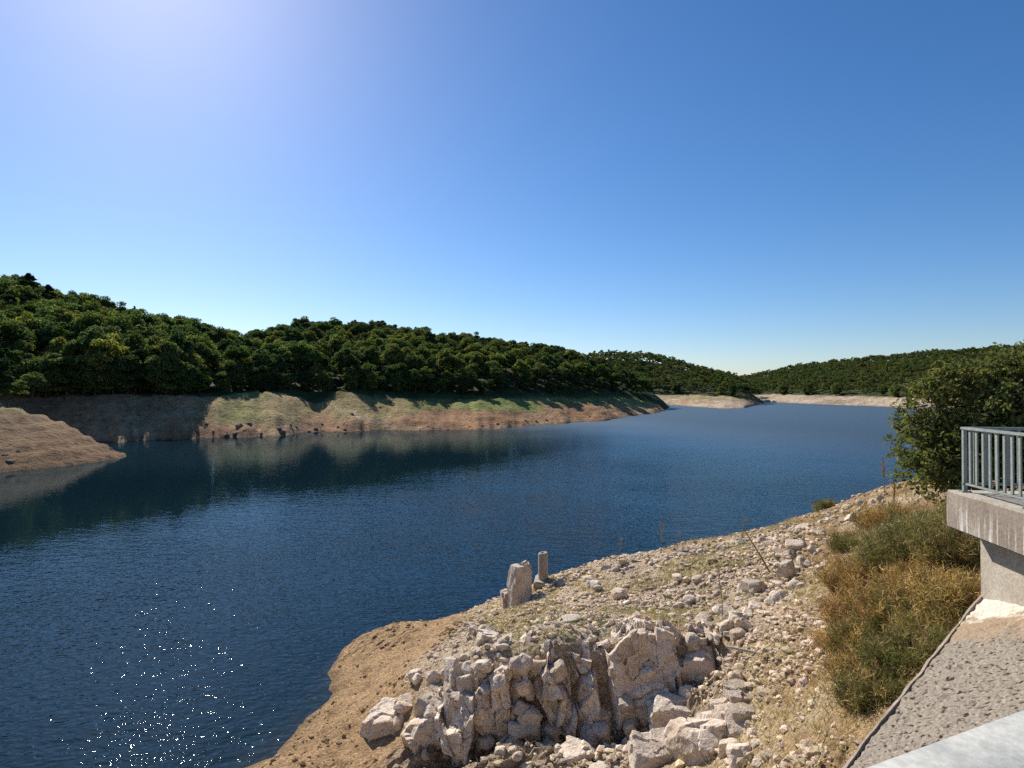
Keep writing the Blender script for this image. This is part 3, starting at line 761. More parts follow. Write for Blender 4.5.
# ---- the oak on the near shore, behind the balcony
def shore_oak():
    bx, by = 12.7, 14.6
    bz = ground_z(bx, by)[0]
    rg = np.random.default_rng(77)
    r = empty('oak_tree', (bx, by, bz)); tag(r, 'dense olive green oak growing on the bank behind the concrete balcony', 'tree')
    lobes = [(-1.7, 0.2, 0.9, 1.05), (-1.2, -0.4, 1.9, 1.0), (-0.2, -0.6, 1.2, 1.2), (-0.7, 0.3, 2.7, 0.95), (0.7, -0.3, 2.7, 1.2), (0.4, 0.3, 3.1, 0.85), (1.6, 0.0, 2.95, 1.1), (1.9, -0.3, 2.0, 1.3), (2.9, 0.2, 2.7, 1.2), (-2.0, -0.2, 0.15, 0.75), (-1.0, -0.8, 0.35, 0.8), (0.5, -0.9, 0.5, 0.9), (0.2, 1.0, 2.2, 1.2), (1.9, 1.0, 2.8, 1.0), (3.2, -0.2, 1.5, 1.2), (-2.45, 0.3, 1.5, 0.65), (-2.6, -0.1, 0.6, 0.7), (-2.4, 0.1, 2.3, 0.55), (-1.7, 0.1, 2.7, 0.7), (-2.2, -0.3, 0.9, 0.8), (-1.2, -0.3, 1.2, 0.9)]
    acc, tw = Acc(), Acc()
    for (lx, ly, lz, lr) in lobes:
        lz = lz * 0.93; nsp = int(190 * lr ** 1.6)
        for _ in range(nsp):
            q = rg.normal(size=3); q /= np.linalg.norm(q)
            if q[2] < -0.5: q[2] *= -1
            p = np.array([lx, ly, lz]) + q * lr * np.array([1, 1, 0.8]) * rg.uniform(0.5, 1.12)
            if p[2] < -0.05: continue
            dr = q * 0.7 + rg.normal(size=3) * 0.45 + np.array([0, 0, 0.1]); dr /= np.linalg.norm(dr)
            L = rg.uniform(0.2, 0.42); n = rg.integers(9, 16)
            tt = rg.uniform(0, 1, (n, 1))
            P = p + dr * L * tt + rg.normal(size=(n, 3)) * 0.055
            V, Fc = leaf_quads(P, rg.normal(size=(n, 3)) * 0.7 + q * 0.4 + np.array([0, 0, 0.5]), 0.068, rg, 0.55)
            tn = rg.uniform(0.7, 1.35); base = np.array((0.125, 0.14, 0.045)) if rg.uniform() < 0.75 else np.array((0.19, 0.165, 0.055))
            acc.add(V, Fc, np.repeat(base * tn * rg.uniform(0.7, 1.3, (n, 1)), 4, axis=0))
            if rg.uniform() < 0.25:
                c0 = np.array([lx, ly, lz]) + q * lr * 0.2
                V, Fc = tube_np([c0, (c0 + p) / 2 + rg.normal(size=3) * 0.05, p + dr * L], [0.018, 0.012, 0.004], 4); tw.add(V, Fc)
    link('crown', acc.mesh('crown', M_leaf_near), r)
    V, Fc = tube_np([(0.9, 0, -0.5), (0.8, 0, 0.7), (0.95, 0.1, 1.7), (0.8, 0.1, 2.8), (1.0, 0.1, 3.9)], [0.2, 0.16, 0.13, 0.09, 0.03], 10); tw.add(V, Fc)
    for (lx, ly, lz, lr) in lobes:
        s = np.array([0.85, 0.05, max(0.3, min(2.6, lz * 0.55))]); e = np.array([lx, ly, lz])
        V, Fc = tube_np([s, s * 0.6 + e * 0.4 + np.array([0, 0, 0.12]), e], [0.075, 0.05, 0.02], 6); tw.add(V, Fc)
    link('trunk', tw.mesh('trunk', M_bark, True), r)
shore_oak()

# ------------------------------------------------------------------ rocks
_bm = bmesh.new(); bmesh.ops.create_icosphere(_bm, subdivisions=4, radius=1.0)
ICO4V = np.array([v.co[:] for v in _bm.verts]); ICO4F = np.array([[v.index for v in f.verts] for f in _bm.faces]); _bm.free()
_bm = bmesh.new(); bmesh.ops.create_icosphere(_bm, subdivisions=5, radius=1.0)
ICO5V = np.array([v.co[:] for v in _bm.verts]); ICO5F = np.array([[v.index for v in f.verts] for f in _bm.faces]); _bm.free()
_bm = bmesh.new(); bmesh.ops.create_icosphere(_bm, subdivisions=3, radius=1.0)
ICO3V = np.array([v.co[:] for v in _bm.verts]); ICO3F = np.array([[v.index for v in f.verts] for f in _bm.faces]); _bm.free()
_bm = bmesh.new(); bmesh.ops.create_icosphere(_bm, subdivisions=1, radius=1.0)
ICO1V = np.array([v.co[:] for v in _bm.verts]); ICO1F = np.array([[v.index for v in f.verts] for f in _bm.faces]); _bm.free()
def rock_shape(rg, V, nplanes=12, rough=0.05, boxy=0.0):
    """broken stone: a ball cut by random planes, then roughened"""
    n = rg.normal(size=(nplanes, 3)); n /= np.linalg.norm(n, axis=1, keepdims=True)
    dist = rg.uniform(0.5, 0.95, nplanes)
    if boxy > 0:
        ax = np.array([[1, 0, 0], [-1, 0, 0], [0, 1, 0], [0, -1, 0], [0, 0, 1], [0, 0, -1]], float) + rg.normal(size=(6, 3)) * 0.16
        ax /= np.linalg.norm(ax, axis=1, keepdims=True)
        n = np.concatenate([n, ax]); dist = np.concatenate([np.maximum(dist, 0.78), rg.uniform(0.55, 0.72, 6)])
    dp = np.maximum(V @ n.T, 1e-6)
    r = np.min(dist / dp, axis=1); r = np.minimum(r, 1.0)
    P = V * r[:, None]
    off = rg.uniform(-50, 50, 3)
    rr_ = fbm(P[:, 0] * 2.6 + off[0], P[:, 1] * 2.6 + off[1], P[:, 2] * 2.6 + off[2], o=4, seed=3)
    st_ = np.round(rr_ * 3) / 3
    sd = rg.normal(size=(int(10 + 160 * rough), 3)); sd /= np.linalg.norm(sd, axis=1, keepdims=True)
    u = rg.uniform(-1, 1, len(sd)); g = rg.normal(size=(len(sd), 3)) * 0.7
    k = np.argmax(V @ sd.T + 0.05 * rr_[:, None] * rg.normal(size=len(sd)), axis=1)
    fac = 0.55 * u[k] + np.einsum('ij,ij->i', V - sd[k], g[k])
    return P * (1 + rough * (1.0 * fac + 0.12 * rr_ + 0.1 * st_))[:, None]
rgr = np.random.default_rng(31)
STONES = [mesh_np('stone', rock_shape(rgr, ICO3V, 13, 0.05, 0.5 if i % 2 else 0), ICO3F, M_stone, smooth=False) for i in range(12)]
CHUNK = [mesh_np('stone', rock_shape(rgr, ICO3V, 15, 0.10, 0.3), ICO3F, M_rock) for i in range(6)]
def facets(x, y, seed, tilt):
    ix, iy = np.floor(x), np.floor(y); z0 = np.zeros_like(x)
    d1 = np.full(x.shape, 9.0); d2 = np.full(x.shape, 9.0); val = np.zeros(x.shape); ti = np.zeros(x.shape)
    for a in (-1, 0, 1):
        for b in (-1, 0, 1):
            cx, cy = ix + a, iy + b
            px, py = cx + _hash(cx, cy, z0, seed), cy + _hash(cx, cy, z0, seed + 5)
            d = np.hypot(px - x, py - y); nr_ = d < d1
            d2 = np.where(nr_, d1, np.minimum(d2, d))
            val = np.where(nr_, _hash(cx, cy, z0, seed + 9) - 0.5, val)
            ti = np.where(nr_, (x - px) * (_hash(cx, cy, z0, seed + 13) - 0.5) + (y - py) * (_hash(cx, cy, z0, seed + 17) - 0.5), ti)
            d1 = np.where(nr_, d, d1)
    return val + tilt * ti, d2 - d1
def rock_cliff():
    nu, nv = 420, 170
    uu = np.linspace(-2.3, 5.6, nu); tt = np.linspace(-0.15, 1.35, nv)
    U, Tt = np.meshgrid(uu, tt)
    
    yb = 14.5 + 0.25 * vnoise(uu * 0.9, uu * 0, seed=160) + np.interp(uu, [-2.3, -1, 1.3, 2.35, 4.0, 5.6], [0.9, 0.15, 0.35, 0.35, 0.15, 0.35])
    topz = h_near0(uu, yb + 1.0) + 0.04 + 0.22 * facets(uu * 1.7, uu * 0 + 0.4, 251, 0.8)[0]
    base = np.interp(uu, [-2.3, 0, 3, 5.6], [0.5, 0.9, 1.3, 1.9])
    rise = np.clip(Tt, None, 1.0)
    Z = base[None, :] + (topz - base)[None, :] * rise
    Y = yb[None, :] + 0.75 * np.clip(rise, 0, 1) ** 1.3 + np.clip(Tt - 1.0, 0, None) * 3.6
    wx = U + 0.05 * fbm(U * 1.5, Z * 1.5, seed=161, o=3); wz = Z + 0.05 * fbm(U * 1.5, Z * 1.5, seed=163, o=3) + 0.35 * U * 0.3
    face = sstep(1.12, 0.98, Tt)
    U2 = U + 0.22 * fbm(U * 0.9, Z * 1.6, seed=170, o=3); slab = sstep(2.42, 2.5, U + 0.05 * fbm(U, Z * 3, seed=171)) * sstep(4.2, 4.1, U2) * sstep(1.7, 1.78, Z + 0.2 * fbm(U * 1.5, Z, seed=172))
    f1, e1 = facets(wx * 1.25, wz * 0.75, 201, 1.5); f2, e2 = facets(wx * 2.9, wz * 2.0, 211, 1.6); f3, e3 = facets(wx * 7.5, wz * 6.0, 221, 1.5)
    D = f1 * 0.62 * (1 - slab) + f2 * 0.34 * (1 - 0.72 * slab) + f3 * 0.09 * (1 - 0.6 * slab)
    D = D - 0.16 * sstep(0.07, 0.0, e1) * (1 - slab) - 0.07 * sstep(0.05, 0.0, e2) * (1 - slab) * sstep(-0.2, 0.3, fbm(U * 0.9, Z * 0.9, seed=167, o=2)) - 0.10 * slab * sstep(0.03, 0.0, np.abs(Z - 2.45 - 0.25 * (U - 3.2) + 0.06 * fbm(U * 2, Z * 2, seed=168))) + 0.03 * fbm(U * 6, Z * 6, seed=165, o=3)
    D = D + 0.14 * slab + 0.10 * slab * sstep(-0.03, 0.03, 2.65 - Z + 0.4 * (U - 3.3)) - 0.75 * sstep(0.22, 0.06, np.abs(U - 2.34 - 0.06 * np.sin(Z * 4))) * sstep(3.3, 2.9, Z)
    D = D - 0.25 * np.exp(-((U - 1.3) / 0.8) ** 2 - ((Z - 1.9) / 0.8) ** 2)
    Y = Y - D * face
    Z = Z + (1 - face) * 0.16 * (f2 + 0.2 * f3) + 0.06 * f2 * face - np.clip(Tt - 1.12, 0, None) * 1.2
    Z = np.where(Tt > 1.03, h_near0(U, Y) + 0.34 * facets(U * 2.1, Y * 2.4, 231, 1.2)[0] + 0.14 * facets(U * 6, Y * 6, 241, 1.2)[0] - 0.01 - 0.5 * np.clip(Tt - 1.1, 0, None), Z)
    edge = np.minimum(sstep(-2.3, -1.9, U), sstep(5.6, 5.1, U)); Y = Y + (1 - edge) * 1.2; Z = Z - (1 - edge) * 0.5
    ix = np.arange(nu * nv).reshape(nv, nu)
    Fq = np.stack([ix[:-1, :-1], ix[:-1, 1:], ix[1:, 1:], ix[1:, :-1]], -1).reshape(-1, 4)
    o = link('rock_cliff', mesh_np('rock_cliff', np.stack([U, Y, Z], -1).reshape(-1, 3), Fq, M_rock))
    tag(o, 'low fractured cliff of pale bedrock with a dark cleft and one great smooth slab', 'rock')
rock_cliff()
# big blocks of the outcrop: pixel where the middle shows, size in metres (w, depth, h), label
BLK = [
    (521, 588, 0.62, 0.55, 1.5, 'narrow upright rock standing at the water end of the headland beside the concrete post'),
    (514, 602, 0.75, 0.7, 0.85, 'squat block that carries the narrow upright rock'),
    (388, 728, 0.95, 0.9, 0.95, 'lone pale block with a flat lit top, nearest the sandy beach'),
    (428, 738, 0.8, 0.8, 0.9, 'sloping block just right of the lone pale block'),
    (462, 678, 0.65, 0.7, 0.8, 'tilted grey slab on the upper edge of the stony slope'),
    (438, 712, 0.75, 0.8, 0.75, None), (470, 716, 1.0, 0.9, 1.3, 'tall leaning block at the beach end of the cliff'),
    
    
    
    
    
    (598, 735, 0.55, 0.6, 0.9, 'slim stump of rock at the foot of the cleft'),
    
    
    (690, 672, 0.85, 0.9, 0.9, 'rounded block at the end of the cliff rim, towards the stony strip'),
    (676, 720, 0.75, 0.7, 0.75, None), (712, 748, 0.85, 0.8, 0.95, 'grey pointed block near the cliff end, on the straw slope'),
    (655, 758, 0.8, 0.7, 0.7, None), (575, 760, 0.6, 0.6, 0.55, None), (735, 720, 0.55, 0.55, 0.45, None), (408, 706, 0.55, 0.5, 0.4, None), (745, 700, 0.5, 0.5, 0.4, None), (488, 640, 0.5, 0.5, 0.4, None)]
for (px, py, sx, sy, sz, lb) in BLK:
    sx, sy, sz = sx * 1.05, sy, sz
    h = hit(px, py) if py > 590 else hit(px, 604)
    if h is None: continue
    P = rock_shape(rgr, ICO5V, 22 if py > 620 else 9, 0.15 if py > 620 else 0.11, 0.25) * np.array([sx, sy, sz]) * 0.95
    me = mesh_np('boulder', P, ICO5F, M_rock)
    o = link('boulder', me); o.location = (h[0], h[1] + (0.42 * sy if py > 620 else 0.1), h[2] + (-0.20 * sz if py > 620 else 0.0 if py > 590 else 0.55)); o.rotation_euler = (rgr.normal() * 0.14, rgr.normal() * 0.14, rgr.uniform(-0.5, 0.5))
    if lb: tag(o, lb, 'boulder')
    else: tag(o, 'middling brown block wedged in the rubble of the cliff', 'boulder', 'middling blocks of the cliff')

# loose stones that one can count
ZONES = [  # polygon-ish boxes in the picture, how many, size range, group, label
    ('white stones strewn down the slope above the beach', 'bleached stone in the pale scree above the sandy beach', 46, lambda: (rgr.uniform(425, 505), None, lambda px: 742 - (px - 395) * 1.05 + rgr.normal() * 14), (0.10, 0.24)),
    ('stones along the crest of the headland', 'whitish stone on the crest of the headland against the water', 62, lambda: (rgr.uniform(548, 885), None, lambda px: I(px, [548, 600, 640, 690, 740, 790, 830, 885], [581, 568, 559, 550, 541, 527, 513, 494]) + abs(rgr.normal()) * 7), (0.10, 0.26)),
    ('stones of the grey stony strip', 'grey angular stone in the stony strip beside the brown bushes', 70, lambda: (rgr.uniform(690, 835), None, lambda px: I(px, [690, 760, 800, 835], [650, 595, 560, 525]) + rgr.normal() * 22), (0.10, 0.30)),
    ('stones at the cliff foot', 'broken stone lying at the foot of the rock cliff', 44, lambda: (rgr.uniform(390, 770), None, lambda px: rgr.uniform(715, 775)), (0.10, 0.32)),
    ('stones in the dry grass', 'pale stone lying in the dry grass on top of the headland', 40, lambda: (rgr.uniform(560, 760), None, lambda px: rgr.uniform(575, 645)), (0.10, 0.27))]
for (gp, lb, n, f, (s0, s1)) in ZONES:
    for _ in range(n):
        px, _n, fy = f(); py = float(fy(px)); h = hit(px, py)
        if h is None or h[2] < 0.05: continue
        s = s0 + (s1 - s0) * rgr.uniform() ** 2.2
        o = link('stone', STONES[rgr.integers(12)]); o.location = (h[0], h[1], h[2] + 0.12 * s)
        o.scale = (s * rgr.uniform(0.9, 1.4), s * rgr.uniform(0.9, 1.3), s * rgr.uniform(0.55, 0.95)); o.rotation_euler = (rgr.normal() * 0.35, rgr.normal() * 0.35, rgr.uniform(0, 6.28))
        tag(o, lb, 'stone', gp)
for _ in range(46):
    px = rgr.uniform(415, 735); py = rgr.uniform(662, 752); h = hit(px, py)
    if h is None: continue
    s = rgr.uniform(0.16, 0.36); o = link('stone', CHUNK[rgr.integers(6)]); o.location = (h[0], h[1] - 0.3, h[2] + 0.05)
    o.scale = (s * rgr.uniform(0.9, 1.3), s, s * rgr.uniform(0.7, 1.2)); o.rotation_euler = (rgr.normal() * 0.4, rgr.normal() * 0.4, rgr.uniform(0, 6.28))
    tag(o, 'jagged chunk of rock broken out of the cliff face', 'stone', 'chunks on the cliff face')
# special stones of the picture
for (px, py, s, lb) in [(752, 590, (0.42, 0.4, 0.3), 'big flat-topped stone, the largest of the grey strip'), (786, 578, (0.35, 0.3, 0.5), 'pointed whitish stone standing at the top of the grey strip'), (795, 548, (0.5, 0.4, 0.24), 'low broad stone beside the green bush'),
                        (570, 620, (0.5, 0.3, 0.1), 'thin flat slab lying in the grass behind the cliff'), (618, 596, (0.36, 0.3, 0.25), 'dark-sided stone in the heap on the headland top'), (690, 603, (0.3, 0.25, 0.22), 'white block alone in the dry grass'), (742, 720, (0.4, 0.35, 0.3), 'brown rounded stone below the stony strip'), (697, 580, (0.28, 0.22, 0.16), 'white stone beside the tall thin stalk')]:
    h = hit(px, py)
    if h is None: continue
    me = mesh_np('stone', rock_shape(rgr, ICO3V, 12, 0.06, 0.5), ICO3F, M_stone); o = link('stone', me); o.location = (h[0], h[1], h[2] + 0.3 * s[2]); o.scale = s; o.rotation_euler = (0.1, -0.1, rgr.uniform(-0.6, 0.6)); tag(o, lb, 'stone')

# rubble too fine to count
acc = Acc()
SMALL = [rock_shape(rgr, ICO1V, 8, 0.05) for _ in range(14)]
n = 80000
rx = rgr.uniform(-7, 17, n); ry = rgr.uniform(8, 30, n)
rz_ = h_near(rx, ry); rpx = 512 + F * rx / ry; rpy = HY + F * (EYE - rz_) / ry
dens = 0.16 + 0.84 * sstep(-0.15, 0.45, fbm(rx * 0.5, ry * 0.5, seed=130, o=3))
beach = (1 - sstep(0.9, 1.7, rz_)) * (1 - sstep(450, 490, rpx))
dens = dens * (1 - 0.86 * beach) * (1 - 0.85 * sstep(800, 850, rpx)) * (rz_ > 0.03)
ok = (rgr.uniform(size=n) < dens) & (rpx > 225) & (rpx < 900)
for x, y, z, b in zip(rx[ok], ry[ok], rz_[ok], beach[ok]):
    s = rgr.uniform(0.022, 0.055) if rgr.uniform() < 0.75 else rgr.uniform(0.055, 0.13)
    if b > 0.5: s *= 0.75
    P = SMALL[rgr.integers(14)] * np.array([s * rgr.uniform(0.8, 1.5), s, s * rgr.uniform(0.5, 0.9)])
    a = rgr.uniform(0, 6.28); ca, sa = math.cos(a), math.sin(a)
    P = np.stack([P[:, 0] * ca - P[:, 1] * sa + x, P[:, 0] * sa + P[:, 1] * ca + y, P[:, 2] + z + 0.15 * s], 1)
    col = np.array([0.70, 0.565, 0.425]) if b < 0.5 else np.array([0.36, 0.25, 0.15])
    acc.add(P, ICO1F, col * rgr.uniform(0.55, 1.28) * np.array([1, rgr.uniform(0.93, 1.02), rgr.uniform(0.82, 1.04)]))
tag(link('rubble', acc.mesh('rubble', M_rubble)), 'fine pale rubble and pebbles strewn over the headland', 'rubble', kind='stuff')

# dark stones and stumps along the far bank
SH = [mesh_np('shore_stone', rock_shape(rgr, ICO1V, 9, 0.05), ICO1F, M_dark_stone) for _ in range(4)]
for (gp, lb, lst) in [
    ('dark stones on the brown spit', 'dark stone on the bare brown spit', [(10, 446, 0.5), (47, 445, 0.62), (70, 465, 0.5), (100, 458, 0.4), (36, 414, 0.4), (18, 452, 0.7), (12, 462, 0.9), (25, 458, 0.6), (95, 440, 0.4), (110, 449, 0.5), (5, 456, 0.9), (22, 468, 0.6)]),
    ('dark stones under the shaded wood', 'dark stone near the waterline below the shaded wood', [(133, 432, 0.8), (122, 422, 0.6), (154, 428, 0.6), (203, 419, 0.9), (207, 424, 0.7), (222, 417, 0.6), (232, 416, 0.7), (196, 431, 0.7), (215, 432, 1.0)]),
    ('dark stones along the grassy shore', 'dark stone by the water below the grassy bank', [(236, 434, 1.5), (246, 431, 1.2), (241, 427, 1.7), (249, 424, 1.3), (228, 436, 1.3), (262, 434, 1.0), (283, 432, 1.5), (279, 429, 1.1), (309, 432, 1.0), (345, 430, 0.8), (352, 414, 0.9), (380, 408, 0.8), (366, 408, 0.7), (290, 425, 0.8), (296, 428, 0.7), (316, 429, 0.9), (322, 424, 0.7), (338, 427, 0.8), (360, 418, 0.7), (372, 412, 0.7), (366, 420, 0.8), (385, 428, 0.6), (420, 430, 0.7), (428, 427, 0.9), (440, 429, 0.8), (448, 430, 0.6), (470, 427, 0.7), (482, 426, 0.8), (498, 424, 0.7), (506, 424, 0.7), (525, 421, 0.8), (536, 421, 0.8), (546, 420, 0.7), (562, 420, 0.7), (590, 417, 0.8), (604, 413, 0.8)])]:
    for (px, py, s) in lst:
        d = np.arange(60, 320, 0.5); x = (px - 512) / F * d; z = EYE - (py - HY) / F * d
        kk = np.nonzero(h_far(x, d)[0] >= z)[0]
        if len(kk) == 0: continue
        k = kk[0]
        o = link('shore_stone', SH[rgr.integers(4)]); o.location = (x[k], d[k], max(z[k], 0.0) + 0.1 * s); o.scale = (s * 0.8, s * 0.7, s * 0.42); o.rotation_euler = (0, 0, rgr.uniform(0, 6)); tag(o, lb, 'stone', gp)
# ------------------------------------------------------------------ concrete post on its slab
def conc_post():
    h = hit(543, 580); x, y, z = h
    r = empty('concrete_post', (x, y, z)); tag(r, 'short round concrete post standing on a pale slab at the tip of the headland', 'post')
    bm = bmesh.new()
    prof_ = [(0.20, -0.4), (0.20, 1.11), (0.185, 1.15), (0.10, 1.15), (0.085, 1.05), (0.0, 1.05)]
    k = 28; rings = []
    for (rad, zz) in prof_:
        rings.append([bm.verts.new((rad * math.cos(2 * math.pi * i / k), rad * math.sin(2 * math.pi * i / k), zz + (0.02 * math.cos(2 * math.pi * i / k) if zz > 1 else 0))) for i in range(k)])
    for a, b in zip(rings, rings[1:]):
        for i in range(k): bm.faces.new((a[i], a[(i + 1) % k], b[(i + 1) % k], b[i]))
    bmesh.ops.remove_doubles(bm, verts=bm.verts, dist=1e-5)
    bm_obj('shaft', bm, M_post, r, True)
    bm = bmesh.new(); box(bm, -0.35, 1.15, -0.5, 0.55, -0.3, 0.05); bevel(bm, 0.05, 2)
    o = bm_obj('base_slab', bm, M_conc_pale, r); o.rotation_euler = (0.02, 0.09, -0.12); o.location = (0, 0.05, 0.0)
conc_post()

# ------------------------------------------------------------------ dam: deck, guard rail, balcony, wing wall
DECK = EYE - 1.6
# the rail runs through (0.55,0.95) in direction (0.918,0.397)
ra = math.atan2(0.397, 0.918)
dam = empty('dam', (0.55, 0.95, DECK), ra); tag(dam, 'concrete dam with its deck, at whose rail the picture is taken', 'dam')
bm = bmesh.new(); box(bm, -30, 40, -5.0, -0.12, -12, -0.3); bm_obj('wall', bm, M_conc_pale, dam)
bm = bmesh.new(); box(bm, -30, 40, -5.2, -0.02, -0.298, 0.0); bevel(bm, 0.02); bm_obj('deck', bm, M_conc, dam)
gr = empty('guard_rail', (0.55, 0.95, DECK), ra); tag(gr, 'broad pale galvanised guard rail along the edge of the dam deck', 'rail')
bm = bmesh.new(); box(bm, -12, 14, -0.22, 0.018, 0.93, 1.003); bevel(bm, 0.018, 4); o = bm_obj('rail_beam', bm, M_galv, gr, True)
for i in range(-4, 5):
    bm = bmesh.new(); box(bm, i * 2.0 + 0.95, i * 2.0 + 1.03, -0.16, -0.08, 0.0, 0.924); bevel(bm, 0.006); bm_obj('post', bm, M_galv, gr)

CX, CY = 7.0, 9.7                 # far lake corner of the balcony floor
fd = np.array([0.147, 0.989]); ang = math.atan2(fd[1], fd[0]) - math.pi / 2
SZ = EYE - 1.617
bal = empty('balcony', (CX, CY, SZ), ang); tag(bal, 'concrete lookout balcony on a thick pillar, with a grey metal railing', 'balcony')
# local: x to the right along the end edge, y = 0 at the far edge, -y towards the camera
bm = bmesh.new(); box(bm, 0, 3.4, -5.8, 0, -0.58, 0.0); bevel(bm, 0.022); bm_obj('slab', bm, M_conc, bal)
bm = bmesh.new(); box(bm, 0.02, 3.38, -5.78, -0.02, -0.02, 0.012); bm_obj('floor', bm, M_conc_pale, bal)
bm = bmesh.new(); box(bm, 0.40, 2.6, -3.4, -0.15, -2.9, -0.582); bevel(bm, 0.03)
bmesh.ops.subdivide_edges(bm, edges=[e for e in bm.edges if e.calc_length() > 0.8], cuts=5, use_grid_fill=True)
bm_obj('pillar', bm, M_conc_pale, bal)
rl = bpy.data.objects.new('railing', None); COL.objects.link(rl); rl.parent = bal; rl.location = (0.16, -0.22, 0.012)
RH = 1.0
def rail_bar(name, a, b, wd, ht):
    a, b = Vector(a), Vector(b); L = (b - a).length
    bm = bmesh.new(); box(bm, 0, L, -wd / 2, wd / 2, -ht / 2, ht / 2); bevel(bm, min(wd, ht) * 0.2, 2)
    o = bm_obj(name, bm, M_rail, rl); o.location = a; o.rotation_euler = (0, 0, math.atan2((b - a).y, (b - a).x)); return o
for (a, b) in (((-0.04, 0, 0), (3.05, 0, 0)), ((0, -0.045, 0), (0, -5.4, 0))):
    z1 = Vector((0, 0, RH)); zb = Vector((0, 0, 0.13))
    rail_bar('handrail', Vector(a) + z1 + Vector((0, 0, 0 if a[0] else 0.0)), Vector(b) + z1, 0.09, 0.045)
    rail_bar('bottom_rail', Vector(a) + zb, Vector(b) + zb, 0.035, 0.035)
def upright(name, x, y, z0, z1, wx, wy):
    bm = bmesh.new(); box(bm, -wx / 2, wx / 2, -wy / 2, wy / 2, z0, z1); bevel(bm, 0.003, 1)
    o = bm_obj(name, bm, M_rail, rl); o.location = (x, y, 0)
def plate(x, y):
    bm = bmesh.new(); box(bm, -0.07, 0.07, -0.07, 0.07, 0.0, 0.012)
    for (a, b) in ((-0.05, -0.05), (0.05, -0.05), (-0.05, 0.05), (0.05, 0.05)): box(bm, a - 0.009, a + 0.009, b - 0.009, b + 0.009, 0.0125, 0.028)
    o = bm_obj('base_plate', bm, M_rail, rl); o.location = (x, y, 0.001)
for p_ in ((0, 0), (0, -1.45), (0, -2.9), (1.5, 0), (3.0, 0)): plate(*p_)
upright('post', 0, 0, 0, RH - 0.023, 0.055, 0.055)
for y in (-1.45, -2.9, -4.35): upright('post', 0, y, 0, RH - 0.023, 0.06, 0.06)
for x in (1.5, 3.0): upright('post', x, 0, 0, RH - 0.023, 0.06, 0.06)
for y in np.arange(-0.15, -4.9, -0.16):
    if min(abs(y + k) for k in (1.45, 2.9, 4.35)) > 0.06: upright('baluster', 0, y, 0.148, RH - 0.023, 0.022, 0.05)
for x in np.arange(0.15, 3.0, 0.155):
    if abs(x - 1.5) > 0.06: upright('baluster', x, 0, 0.148, RH - 0.023, 0.05, 0.022)

# wing wall: a rough stone slope between the dam and the shore
E1 = np.array([7.374, 9.49, 6.73]); E2 = np.array([3.55, 6.5, 5.9])
ex = (E1 - E2) / np.linalg.norm(E1 - E2); side = np.array([-0.15, -1.01, 0.21]); side -= ex * (side @ ex); side /= np.linalg.norm(side)
nrm_ = np.cross(ex, side); nrm_ *= -1 if nrm_[2] < 0 else 1
wing = empty('wing_wall', (0, 0, 0)); Mx = Matrix(((ex[0], -side[0], nrm_[0], E1[0]), (ex[1], -side[1], nrm_[1], E1[1]), (ex[2], -side[2], nrm_[2], E1[2]), (0, 0, 0, 1)))
wing.matrix_world = Mx; tag(wing, 'sloping wing wall of rough brown masonry below the pillar', 'wall')
# local x along the edge (0 at the pillar, negative down), local y = 0 at the edge, negative towards the dam
us = np.arange(-8.5, 0.4, 0.06); vs_ = np.arange(-6.0, 0.001, 0.06)
U, Vv = np.meshgrid(us, vs_)
Wz = 0.012 * fbm(U * 3, Vv * 3, seed=140, o=4) + 0.012 * fbm(U * 14, Vv * 14, seed=141, o=2)
d1, d2, vv = worley(U * 5.5, Vv * 5.5, 55); Wz = Wz - 0.022 * (vv > 0.72) * sstep(0.35, 0.15, d1) * sstep(-0.9, -1.6, U)
ny, nx = U.shape; idx = np.arange(ny * nx).reshape(ny, nx)
Fq = np.stack([idx[:-1, :-1], idx[:-1, 1:], idx[1:, 1:], idx[1:, :-1]], -1).reshape(-1, 4)
link('stone_face', mesh_np('stone_face', np.stack([U, Vv, Wz], -1).reshape(-1, 3), Fq, M_mason), wing)
bm = bmesh.new(); box(bm, -8.5, 0.38, -6.0, -0.02, -2.5, -0.09); bm_obj('core', bm, M_mason, wing)
acc = Acc()
uu = np.arange(-8.5, 0.36, 0.06)
ins = -0.04 + 0.010 * vnoise(uu * 2.3, uu * 0, seed=150); top_ = 0.022 + 0.006 * fbm(uu * 3, uu * 0, seed=151); out_ = 0.012 + 0.008 * fbm(uu * 4, uu * 0, seed=152)
ring = np.stack([np.stack([uu, ins, np.full_like(uu, -0.6)], 1), np.stack([uu, ins, top_], 1), np.stack([uu, out_, top_ - 0.01], 1), np.stack([uu, out_, np.full_like(uu, -0.9)], 1)], 1)
ix = np.arange(len(uu) * 4).reshape(-1, 4)
acc.add(ring.reshape(-1, 3), np.concatenate([np.stack([ix[:-1, k], ix[:-1, k + 1], ix[1:, k + 1], ix[1:, k]], 1) for k in range(3)])[:, ::-1])
link('coping', acc.mesh('coping', M_conc), wing)

